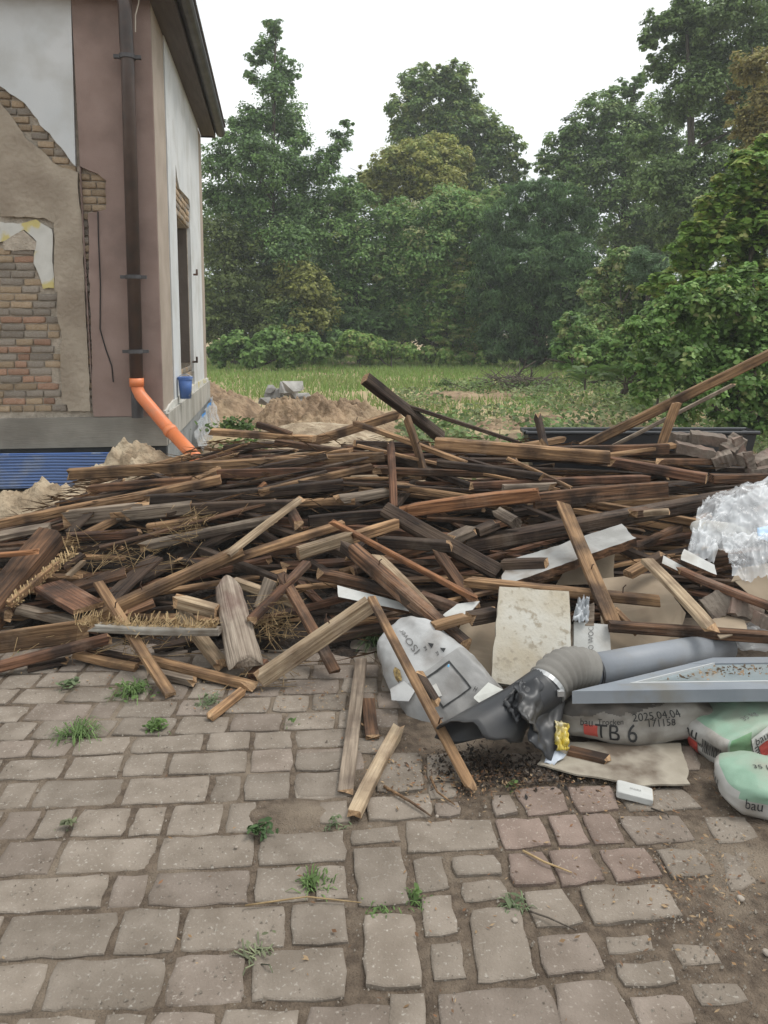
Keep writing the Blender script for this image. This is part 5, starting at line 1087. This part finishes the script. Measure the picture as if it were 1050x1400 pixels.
# crushed black plastic around it
def crumple(name, label, corners, nu, nv, amp, fr, mt, cat, seed=0, thick=.004, hang=0.0):
    a, b_, c_, d_ = [Vector(p) for p in corners]; o0 = (a + b_ + c_ + d_) / 4; v = []
    nr = (b_ - a).cross(d_ - a).normalized()
    for j in range(nv + 1):
        for i in range(nu + 1):
            s, t = i / nu, j / nv; p = a.lerp(b_, s).lerp(d_.lerp(c_, s), t); w = fbm((s * fr + seed, t * fr, seed), 1.0, 2) - .4 * abs(fbm((s * fr * 2, t * fr * 2, seed + 5), 1.0, 1))
            e = .5 + .5 * math.sin(seed + 7 * s + 5 * t); edge = N3((s * 9, t * 9, seed)) * .03
            v.append(p + nr * amp * w + (p - o0) * edge - o0)
    f = [(j*(nu+1)+i, j*(nu+1)+i+1, (j+1)*(nu+1)+i+1, (j+1)*(nu+1)+i) for j in range(nv) for i in range(nu)]
    o = mk(name, v, f, mt, None, True); o.location = o0; md = o.modifiers.new('sheet', 'SOLIDIFY'); md.thickness = thick; return tag(o, label, cat)
crumple('plastic_shell', 'crushed black plastic shell torn open over the black pipe', [at(704, 932, 2.62), at(728, 932, 2.72), at(742, 1004, 2.56), at(716, 985, 2.50)], 26, 30, .05, 1.8, BLK, 'plastic shell', 4)
crumple('plastic_shell', 'flat black plastic shard standing on edge beside the soiled sack', [at(728, 968, 2.64), at(772, 955, 2.72), at(754, 1046, 2.57), at(720, 1015, 2.53)], 16, 22, .03, 1.5, BLK, 'plastic shell', 9)
crumple('plastic_shell', 'dark plastic flap curling at the top of the crushed shell', [at(688, 958, 2.60), at(712, 930, 2.68), at(724, 955, 2.66), at(706, 990, 2.55)], 14, 16, .03, 3, BLK, 'plastic shell', 12)
crumple('plastic_wrapper', 'small yellow plastic wrapper beside the end of the soiled sack', [at(758, 985, 2.64), at(778, 990, 2.64), at(776, 1026, 2.58), at(760, 1026, 2.58)], 12, 14, .03, 5, mat('yellow_wrapper', (.55,.42,.06), (.66,.60,.42), scale=9, lo=.45, hi=.6, bump=.2, rough=.3, spec=.5), 'wrapper', 15)
crumple('paper_scrap', 'pale blue-white paper scrap at the foot of the black plastic shard', [gnd(752, 1020, .06), gnd(774, 1032, .05), gnd(758, 1046, .035), gnd(744, 1043, .035)], 4, 4, .01, 2, mat('pale_blue_paper', (.50,.54,.60), bump=.1), 'paper', 18, .002)
# ------------------------------------------------------------------ grey frame with a panel
FG = mat('grey_frame_paint', (.185,.205,.23), (.235,.255,.28), scale=4, rough=.5, bump=.06, c3=(.19,.185,.17), s3=6, t3=(.46,.66)); PANE = mat('dusty_pane', (.20,.245,.26), (.27,.31,.32), scale=5, rough=.22, spec=.7, bump=.05, c3=(.24,.22,.185), s3=4, t3=(.5, .7))
A, B, D = at(782, 945, 2.66), at(1120, 941, 2.66), at(975, 899, 3.06); C_ = B + (D - A); fo = A.copy(); fr_ = tag(empty('window_frame', fo), 'racked grey window frame with a dusty pane lying over the mortar sacks', 'window frame')
ex, ey = (B - A), (D - A); up = ex.cross(ey).normalized(); up = up if up.z > 0 else -up
def fq(s, t, z): return A + ex * s + ey * t + up * z - fo
def bar(s0, s1, t0, t1, z0, z1, nm, mt):
    c = MB(); vs = [fq(s, t, z) for z in (z0, z1) for (s, t) in ((s0, t0), (s1, t0), (s1, t1), (s0, t1))]
    c.add(vs, [(0,3,2,1),(4,5,6,7),(0,1,5,4),(1,2,6,5),(2,3,7,6),(3,0,4,7)]); return recalc(c.build(nm, mt, fr_))
bar(0, 1, 0, .2, -.045, 0, 'rail', FG); bar(0, 1, .8, 1, -.045, 0, 'rail', FG); bar(0, .11, .2, .8, -.045, -.001, 'stile', FG); bar(.89, 1, .2, .8, -.045, -.001, 'stile', FG)
bar(.11, .89, .2, .8, -.03, -.006, 'pane', PANE); bar(.11, .89, .2, .222, -.014, .0025, 'glazing_bead', mat('pale_bead', (.45,.46,.46), bump=.05)); bar(.11, .122, .225, .8, -.014, .002, 'glazing_bead', mat('pale_bead', (.45,.46,.46), bump=.05))
V = []
for k in range(160):
    s, t = random.betavariate(2, 4), random.betavariate(3, 2); p = np.array(fq(.12 + s * .7, .25 + .55 * t, -.004)); a = unit(1)[0] * random.uniform(.003, .012); b_ = np.cross(a, unit(1)[0]) * .6; V.append([p - a, p + b_, p + a, p - b_])
bulk('dirt', np.array(V), 4, EARTH, fr_)['kind'] = 'stuff'
# ------------------------------------------------------------------ boards and cardboard
CARD = mat('beige_cardboard', (.29,.225,.158), (.37,.295,.212), scale=3, bump=.12, bscale=12, c3=(.22,.17,.12), s3=3.2, rough=.8); WB = mat('white_board_face', (.42,.42,.40), (.54,.54,.52), scale=6, bump=.25, c3=(.30,.275,.24), s3=6, t3=(.5, .72))
FOAM = mat('mottled_foam_board', (.41,.35,.255), (.52,.50,.445), scale=4, detail=9, bump=.5, bscale=60, bdist=.006, c3=(.33,.29,.225), s3=30, t3=(.55, .66), bstretch=(1, 1, 1))
def panel(name, label, pts, th, mt, cat, edge=None, jagamp=0.0, parent=None):
    pts = [Vector(p) for p in pts]; o0 = sum(pts, Vector()) / len(pts); nr = (pts[1] - pts[0]).cross(pts[2] - pts[0]).normalized()
    if nr.y > 0: nr = -nr
    out = []
    for i in range(len(pts)):
        a, b_ = pts[i], pts[(i+1) % len(pts)]; n = max(1, int((b_ - a).length / .025)) if jagamp else 1
        for k in range(n):
            p = a.lerp(b_, k / n); out.append(p + (p - o0).normalized() * jagamp * fbm((p.x, p.y, p.z), 14, 3))
    n = len(out); v = [p - o0 for p in out] + [p - o0 - nr * th for p in out]
    f = [tuple(range(n)), tuple(range(n, 2 * n))[::-1]] + [(i, (i+1) % n, (i+1) % n + n, i + n) for i in range(n)]
    o = mk(name, v, f, [mt, edge or mt], parent, False, [0, 0] + [1] * n); o.location = o0; tri(o)
    return tag(o, label, cat) if label else o
panel('foam_board', 'mottled off-white insulation board standing on end at the centre right', [at(671, 934, 3.12), at(782, 940, 3.10), at(778, 808, 3.36), at(683, 802, 3.38)], .045, FOAM, 'board', jagamp=.006)
pw_ = panel('printed_board', 'white board with a line of upright printing beside the foam board', [at(784, 900, 3.22), at(836, 900, 3.22), at(833, 854, 3.33), at(785, 850, 3.33)], .03, WB, 'board')
vf = text2d('SSO WOC'); xa_ = (at(810, 852, 3.33) - at(810, 898, 3.22)).normalized(); ya_ = Vector((-1, 0, 0)); o0 = at(808, 876, 3.275) - pw_.location + Vector((0, -.004, 0))
mk('lettering', [o0 + xa_ * x * .030 + ya_ * y * .034 for x, y in vf[0]], vf[1], GREYP, pw_)
panel('cardboard_sheet', 'large beige cardboard sheet under the pale sloping board', [at(828, 888, 3.42), at(925, 885, 3.40), at(938, 838, 3.5), at(898, 783, 3.85), at(815, 792, 3.85)], .006, CARD, 'cardboard', jagamp=.006)
panel('cardboard_sheet', 'beige cardboard sheet standing left of the foam board', [at(598, 930, 3.2), at(676, 932, 3.2), at(692, 840, 3.5), at(632, 848, 3.52), at(620, 880, 3.4)], .006, CARD, 'cardboard', jagamp=.006)
panel('cardboard_sheet', 'torn beige cardboard hanging between the foam board and the white panel', [at(760, 800, 3.95), at(840, 800, 3.95), at(840, 735, 4.15), at(790, 745, 4.15)], .005, CARD, 'cardboard', jagamp=.012)
panel('sandwich_panel', 'white-topped panel with a frayed brown edge under the leaning brown plank', [at(685, 802, 3.7), at(868, 736, 3.95), at(850, 716, 4.12), at(690, 768, 4.0)], .05, mat('dusty_white_face', (.27,.265,.25), (.46,.455,.44), scale=5, detail=9, bump=.4, bscale=20, c3=(.20,.17,.14), s3=5, t3=(.48,.66)), 'panel', W['brown'], .014)
panel('sandwich_panel', 'white strip of board showing under the timber left of the rafter', [at(463, 816, 3.62), at(560, 836, 3.58), at(558, 826, 3.62), at(461, 800, 3.7)], .02, WB, 'panel', W['brown'], .004)
panel('broken_board', 'narrow white splintered board below the plastic film', [at(930, 765, 3.62), at(980, 786, 3.55), at(976, 772, 3.62), at(935, 750, 3.7)], .015, WB, 'board', W['brown'], .006)
panel('broken_board', 'white broken board strip right of the pale sloping board', [at(905, 770, 3.66), at(968, 800, 3.52), at(966, 792, 3.58), at(908, 760, 3.7)], .012, WB, 'board', W['brown'], .006)
panel('cardboard_sheet', 'soiled pale cardboard sheet lying flat on the paving under the sacks', [gnd(735, 1046, .028), gnd(790, 1060, .028), gnd(880, 1076, .028), gnd(945, 1074, .028), gnd(930, 1018, .028), gnd(760, 1016, .028)], .006, mat('soiled_cardboard', (.27,.235,.185), (.42,.38,.31), scale=5, bump=.3, c3=(.13,.10,.075), s3=5, t3=(.48, .64)), 'cardboard', jagamp=.012)
panel('cardboard_sheet', 'bent beige cardboard flap among the broken bricks at the right', [at(985, 872, 3.2), at(1022, 862, 3.25), at(1018, 848, 3.35), at(990, 840, 3.4), at(965, 850, 3.35)], .006, CARD, 'cardboard', jagamp=.008)
panel('paper_sheet', 'crumpled white printed paper at the foot of the rafter', [at(600, 845, 3.4), at(640, 838, 3.42), at(655, 822, 3.5), at(625, 826, 3.5)], .004, WB, 'paper', jagamp=.012)
crumple('plastic_scrap', 'torn clear plastic scrap at the upper right corner of the foam board', [at(782, 850, 3.3), at(805, 848, 3.3), at(806, 815, 3.4), at(790, 818, 3.4)], 12, 14, .05, 5, FILM, 'plastic scrap', 22, .001)
p = panel('brick_fragment', 'dark broken wood block between the foam board and the leaning plank', [at(800, 855, 3.32), at(812, 855, 3.32), at(812, 825, 3.4), at(802, 828, 3.4)], .06, W['grey'], 'offcut', jagamp=.008)  # thin upright block of grey wood
# cardboard box and plastic film
cbx = tag(empty('cardboard_box', at(1080, 830, 3.5)), 'brown cardboard box under the clear plastic film at the right edge', 'box'); o0 = cbx.location
ca, cb_, cc_ = at(1005, 808, 3.5), at(1120, 840, 3.36), at(1120, 788, 3.5); cd_ = at(1003, 794, 3.6)
panel('side', None, [p_ - o0 for p_ in (at(1005, 795, 3.52), at(1060, 845, 3.4), at(1120, 842, 3.4), at(1120, 775, 3.55), at(1060, 778, 3.55))], .005, CARD, None, parent=cbx); panel('flap', None, [p_ - o0 for p_ in (at(1000, 796, 3.54), at(1120, 774, 3.58), at(1120, 760, 3.85), at(1010, 778, 3.85))], .005, CARD, None, parent=cbx)
FILM2 = film_mat('clear_crumpled_film', (.86,.88,.90), .40, .10)
def filmsheet(label, corners, bulge, seed, nu=90, nv=70, crease=.022):
    a, b_, c_, d_ = [Vector(q_) for q_ in corners]; o0 = (a + b_ + c_ + d_) / 4; nr = (b_ - a).cross(d_ - a).normalized(); nr = nr if nr.y < 0 else -nr; v = []
    for j in range(nv + 1):
        for i in range(nu + 1):
            s, t = i / nu, j / nv; q_ = a.lerp(b_, s).lerp(d_.lerp(c_, s), t); w = bulge * math.sin(math.pi * min(1, s * .9 + .08)) * math.sin(math.pi * min(1, t * .85 + .12)); x, y = s * 1.5, t
            x, y = x + .12 * N3((x * 2, y * 2, seed)), y + .12 * N3((x * 2, y * 2, seed + 3))
            for k in range(6):                 # thin sharp folds running in several directions
                an = seed + k * 1.1; u = x * math.cos(an) + y * math.sin(an); u2 = -x * math.sin(an) + y * math.cos(an); w += crease * (1 - min(1, abs(N3((u * (5 + k), u2 * 1.3, seed + k * 7))) * 5)) * (.5 + .5 * N3((x * 2, y * 2, k))) * (1 if k < 4 else .6)
            w += .05 * fbm((x * 2, y * 2, seed), 1.0, 3); e = 1 + .05 * N3((s * 6, t * 6, seed))
            v.append((q_ - o0) * e + nr * w)
    f = [(j*(nu+1)+i, j*(nu+1)+i+1, (j+1)*(nu+1)+i+1, (j+1)*(nu+1)+i) for j in range(nv) for i in range(nu)]
    o = mk('plastic_film', v, f, FILM2, None, True); o.location = o0; return tag(o, label, 'plastic film')
filmsheet('creased clear plastic film draped over the heap at the right edge', [at(962, 698, 4.2), at(1100, 660, 4.3), at(1100, 772, 3.8), at(942, 756, 3.8)], .16, 3)
filmsheet('clear plastic film folded over the cardboard box at the right edge', [at(985, 742, 3.85), at(1100, 735, 3.85), at(1100, 800, 3.48), at(1000, 792, 3.52)], .10, 8)
filmsheet('second layer of clear film showing behind the draped film', [at(985, 690, 4.35), at(1100, 668, 4.4), at(1100, 740, 4.0), at(970, 735, 4.05)], .10, 15)
filmsheet('torn tail of clear plastic film hanging towards the white splinters', [at(945, 728, 3.9), at(985, 735, 3.88), at(975, 772, 3.7), at(938, 762, 3.74)], .05, 21, 30, 26, .012)
b = Bag('plastic_bottle_pack', 'white foam roll wrapped inside the clear plastic film', at(985, 728, 3.95), (0, R(8), R(5)), (.17, .06, .05), 2.4, .02, 61, [WB], None, 14, cat='foam roll')  # foam roll lying inside the film
crumple('plastic_wrapper', 'bright blue printed patch of plastic in the clear film', [at(1035, 722, 3.76), at(1075, 716, 3.76), at(1075, 742, 3.7), at(1036, 738, 3.7)], 10, 8, .02, 4, mat('blue_print', (.12,.36,.70), (.55,.66,.78), scale=8, bump=.1, rough=.3), 'wrapper', 25, .002)
b = Bag('plastic_film', 'small clear plastic bundle under the dark plank at the right', at(1030, 872, 3.35), (0, 0, 0), (.09, .07, .05), 2.3, .03, 66, [FILM2], None, 24, cat='plastic film', vor=.03, ws=14)
# ------------------------------------------------------------------ loose bricks and tiles
def loose_brick(label, x, y, Y, dim, rot, tone, grooves=True):
    L, w, h = dim; r = random.Random(int(x)); m = 9; v, f = [], []
    cs = [(-w/2, -h/2), (w/2, -h/2), (w/2, h/2), (-w/2, h/2)]
    for i in range(m + 1):
        g = 1 - (.07 if (grooves and i % 2) else 0)
        for (a, c) in cs: v.append((-L/2 + L * i / m + (r.uniform(-.008, .008) if i in (0, m) else 0), a * g + r.uniform(-.004, .004), c * g + r.uniform(-.004, .004)))
    f = [(i*4+k, i*4+(k+1) % 4, (i+1)*4+(k+1) % 4, (i+1)*4+k) for i in range(m) for k in range(4)] + [(0, 3, 2, 1), (m*4, m*4+1, m*4+2, m*4+3)]
    o = recalc(mk('loose_brick', v, f, GB)); o.location = at(x, y, Y); o.rotation_euler = [R(q) for q in rot]; return tag(o, label, 'brick', 'loose bricks on the heap')
GB = mat('old_grey_brick', (.13,.10,.08), (.24,.20,.162), scale=9, detail=8, bump=.9, bscale=45, bdist=.01, c3=(.22,.15,.12), s3=8, rnd=.2)
for a in (('ridged grey brick lying on top at the left of the brick stack', 935, 600, 5.6, (.19,.1,.08), (5,4,8)), ('ridged grey brick lying uppermost in the middle of the brick stack', 968, 600, 5.5, (.24,.11,.075), (10,6,-10)), ('long ridged brick slab lying under the uppermost brick', 950, 616, 5.4, (.26,.1,.07), (8,12,-6)),
          ('tilted brick standing on its corner right of the uppermost brick', 1002, 612, 5.45, (.16,.12,.12), (25,-30,30)), ('dark cracked brick wedged below the tilted brick', 988, 628, 5.35, (.15,.12,.09), (10,-22,-18)), ('brick slab leaning against the tilted brick', 1012, 616, 5.4, (.20,.03,.07), (0,70,10)),
          ('reddish brick lying low at the right of the brick stack', 1018, 628, 5.3, (.09,.09,.07), (10,-10,30)), ('ridged brick at the right edge of the picture on the heap', 1045, 630, 5.35, (.22,.12,.09), (5,-22,14)), ('thin tile fragment standing between the right-hand bricks', 1026, 632, 5.22, (.15,.025,.06), (0,70,0)),
          ('brick half showing under the ridged brick at the right edge', 1042, 645, 5.25, (.2,.11,.07), (0,-6,0)),
          ('dark tile fragment lying tilted under the red-brown plank', 982, 826, 3.42, (.13,.03,.11), (-35,-25,10)), ('rough hollow-brick fragment right of the dark tile fragment', 1020, 832, 3.4, (.15,.05,.1), (-30,18,-5)), ('small brown brick piece at the right edge below the plank', 1048, 850, 3.3, (.1,.06,.06), (0,20,0))): loose_brick(*a, 0)
# black tub behind the bricks
tb = tag(empty('mortar_tub', at(880, 612, 6.35)), 'long black plastic tub behind the loose bricks', 'tub'); o0 = tb.location; zt0 = at(880, 594, 6.25).z - o0.z; Xl, Xr = at(722, 590, 6.3).x - o0.x, at(1036, 590, 6.3).x - o0.x
c = MB()
def ringr(z, ins): return [(Xl + ins * 1.6, -.04 + ins * .4, z), (Xr - ins * 1.6, -.04 + ins * .4, z), (Xr - ins * 1.6, .20 - ins * .4, z), (Xl + ins * 1.6, .20 - ins * .4, z)]
c.add(ringr(-.75, .1) + ringr(zt0, 0) + ringr(zt0, .02) + ringr(-.72, .12), [(0,1,5,4),(1,2,6,5),(2,3,7,6),(3,0,4,7),(4,5,9,8),(5,6,10,9),(6,7,11,10),(7,4,8,11),(8,9,13,12),(9,10,14,13),(10,11,15,14),(11,8,12,15),(12,13,14,15),(0,3,2,1)]); c.build('tub_body', BLK, tb)
c = MB(); rr0 = ringr(zt0 + .005, -.012); c.tube([Vector(p_) for p_ in rr0 + [rr0[0]]], .016, 8, False); c.build('rim', BLK, tb)
# small packet on the paving
b = Bag('paper_packet', 'small open white paper packet lying on the setts before the soiled sack', gnd(868, 1084, .027), (0, R(6), R(-16)), (.058, .036, .012), 12, .002, 71, [WB, CARD], lambda c: 1 if c[0] > .97 else 0, 12, cat='packet')
b.text('aroma', 'top', .0, .0, .014, GREYP)
c0 = at(812, 1026, 2.75); o = plank_obj(gnd(776, 1026, .04), gnd(836, 1040, .04), .02, .05, 'brown', 'wood_chip', rag=(.02, .03)); tag(o, 'flat brown wood piece lying along the foot of the soiled sack', 'offcut')
# ------------------------------------------------------------------ weeds in the joints
def tuft(label, x, y, nb, L, col, rosette=0, lw=.012, spread=1.0):
    b = gnd(x, y, .01); root = empty('weed', b); tag(root, label, 'weed'); V = []; L *= .85; rosette = int(rosette * .8); lw *= .75
    for k in range(nb):
        a = random.uniform(0, 6.3); l = L * random.uniform(.4, 1.1); d = np.array((math.cos(a) * spread, math.sin(a) * spread, random.uniform(.3, 1.3))); d /= np.linalg.norm(d); p = np.array((random.gauss(0, .02), random.gauss(0, .015), -.005)); w = np.array((-math.sin(a), math.cos(a), 0)) * .0022
        m = p + d * l * .55; e = p + d * l + np.array((0, 0, -.45 * l)) * spread; V += [[p - w, p + w, m + w * .9, m - w * .9], [m - w * .9, m + w * .9, e + w * .1, e - w * .1]]
    if V: V = np.array(V); bulk('blades', V, 4, BLADE, root, np.clip(np.array(col)[None] * (1 + .25 * RNG.normal(size=len(V)))[:, None], .01, .5))
    if rosette:
        n = rosette; p = RNG.normal(size=(n, 3)) * np.array([.035, .03, .012]) * (L / .1) + np.array([0, 0, .022]); V = leaves(p, RNG.normal(size=(n, 3)) * .4 + np.array([0, 0, 1]), lw * 3, OVAL * np.array([.7, 1, 1])); bulk('leaves', V, 8, LEAF, root, np.clip(np.array(col)[None] * (1 + .22 * RNG.normal(size=n))[:, None], .01, .5))
G1, G2, G3 = (.12,.19,.06), (.15,.195,.10), (.19,.21,.12)
for a in (('grey-green rosette weed in a paving joint at the upper left', 95, 940, 8, .06, G2, 70), ('leafy weed with long grass blades at the foot of the leaning stick', 183, 948, 90, .16, G1, 80), ('spidery grass tuft spreading over the left setts', 105, 1005, 110, .17, G1, 0, .012, 1.3), ('flat leafy weed in the joint before the broken splinter', 212, 998, 10, .06, G1, 90),
          ('short grass tuft beside the broken splinter piece', 285, 962, 60, .09, G2, 10), ('dark round-leaved weed beside the soil patch', 355, 1140, 0, .06, (.07,.12,.045), 60), ('small grass tuft in the middle of the left field of setts', 430, 1206, 70, .08, G1, 8), ('tiny grey weed in a joint near the left edge', 94, 1133, 6, .03, G3, 18),
          ('tiny tuft at the joint between the two fields of setts', 520, 1246, 36, .045, G1, 0), ('small green tuft in the right field of setts', 570, 1230, 40, .045, G1, 10), ('pale grass tuft beside the pebble in the right field', 704, 1238, 40, .06, G2, 6), ('sprawling grey grass wisp near the lower middle', 350, 1302, 26, .10, G3, 8, .008, 1.6),
          ('small weed at the foot of the split pale log', 458, 1128, 24, .04, G2, 12), ('tiny weed at the edge of the dark litter', 701, 1080, 14, .03, G1, 8), ('green weed peeping from under the left boards', 42, 848, 12, .08, G1, 60), ('grass clump growing in the dark gap left of the insulation bag', 518, 880, 120, .22, (.07,.11,.04), 0), ('leafy weed under the broad tan board', 25, 888, 8, .07, G1, 50), ('small weed below the thick pale tan beam', 402, 992, 14, .03, G1, 6)): tuft(*a)
# ------------------------------------------------------------------ litter
def litter(name, label, spots, mt_cols, smin, smax, flat=.35):
    V, C = [], []
    for (x, y, sx, sy, n) in spots:
        for k in range(n):
            p = gnd(random.gauss(x, sx), min(1395, random.gauss(y, sy)), .017); p = np.array(p); p[2] += random.uniform(0, .008); s = random.uniform(smin, smax); nrm = unit(1)[0] * flat + np.array((0, 0, 1)); t = np.cross(nrm, unit(1)[0]); t /= np.linalg.norm(t); b = np.cross(nrm, t); b /= np.linalg.norm(b); w = random.uniform(.15, .6)
            V.append([p - t * s, p + b * s * w, p + t * s, p - b * s * w]); C.append(np.array(random.choice(mt_cols)) * random.uniform(.7, 1.25))
    return tag(bulk(name, np.array(V), 4, BLADE, None, np.clip(np.array(C), .01, .6)), label, 'litter', kind='stuff')
BR = [(.20,.10,.05), (.26,.16,.08), (.14,.08,.045), (.33,.23,.13)]
litter('leaf_litter', 'brown leaf and wood-chip litter strewn over the setts', [(720, 1065, 50, 14, 260), (640, 1075, 40, 14, 160), (560, 1060, 40, 22, 150), (500, 980, 18, 40, 110), (430, 960, 40, 16, 90), (330, 945, 60, 14, 110), (940, 1190, 45, 40, 150), (980, 1250, 50, 50, 110), (880, 1085, 60, 12, 110), (760, 1150, 120, 50, 60), (150, 915, 90, 14, 120), (600, 1250, 300, 90, 90)], BR, .003, .0105)
litter('dark_litter', 'dark crumbs of soil and charred bits around the black pipe mouth', [(690, 1052, 42, 13, 900), (640, 1040, 30, 12, 350), (735, 1060, 40, 9, 350)], [(.02,.016,.012), (.04,.028,.02), (.07,.045,.03)], .003, .014, .9)  # near-black crumbs clustered below the pipe
V = []
for k in range(2200):
    x, y = (random.gauss(950, 70), random.gauss(1220, 70)) if random.random() < .25 else (random.uniform(0, 1050), random.uniform(930, 1395))
    p = np.array(gnd(x, y, .013)); s = random.uniform(.0012, .0042) * (1.7 if random.random() < .05 else 1); u = unit(4) * s; u[:, 2] = np.abs(u[:, 2]) * .8
    t4 = [p + np.array((s, 0, -s*.4)), p + np.array((-s*.6, s*.8, -s*.4)), p + np.array((-s*.6, -s*.8, -s*.4)), p + np.array((0, 0, s*.9)) + u[0] * .4]
    V += [[t4[0], t4[1], t4[3]], [t4[1], t4[2], t4[3]], [t4[2], t4[0], t4[3]]]
tag(bulk('grit', np.array(V), 3, mat('grit', (.14,.115,.09), (.36,.32,.27), scale=60, bump=0)), 'scattered grit and tiny stones on the setts', 'grit', kind='stuff')
PEB = mat('pebble', (.24,.20,.165), (.36,.315,.265), scale=30, bump=.2)
for lab, x, y, s in (('pale pebble beside a grass tuft on the right setts', 703, 1258, .008), ('whitish stone at the right edge of the sandy patch', 1012, 1228, .010), ('small pebble on the left field of setts', 322, 1158, .006), ('light stone at the lower right edge', 1047, 1302, .010), ('small white pebble near the foot of the slender plank', 597, 1116, .006)):
    bm = bmesh.new(); bmesh.ops.create_icosphere(bm, subdivisions=2, radius=s)
    for v in bm.verts: v.co *= 1 + .6 * N3(v.co, 70); v.co.z *= .7
    me = bpy.data.meshes.new('pebble'); bm.to_mesh(me); bm.free(); o = link('pebble', me, PEB); o.location = gnd(x, y, .018); tag(o, lab, 'pebble')
    for pl in me.polygons: pl.use_smooth = True
for lab, x1, y1, x2, y2, r, mt in (('long pale straw lying across the setts in the left field', 335, 1238, 494, 1234, .0025, STRAW), ('pale straw stalk on the right setts', 715, 1163, 782, 1193, .0035, STRAW), ('thin dark twig on the right setts', 722, 1245, 788, 1272, .0025, BARK), ('thin stick below the split pale log', 525, 1075, 590, 1116, .005, W['tan']), ('thin stick leaning beside the slender plank', 588, 1062, 622, 1100, .004, W['tan']), ('dark twig near the small white packet', 890, 1105, 915, 1118, .003, BARK)):
    a, b_ = gnd(x1, y1, .022), gnd(x2, y2, .022); mid = (a + b_) / 2 + Vector((random.uniform(-.02, .02), random.uniform(-.02, .02), .006)); c = MB(); o0 = mid.copy(); c.tube([a - o0, (a + mid) / 2 - o0, Vector(), (b_ + mid) / 2 - o0, b_ - o0], [r, r, r * .9, r * .8, r * .5], 5); o = c.build('twig', mt, None, True); o.location = o0; tag(o, lab, 'twig')
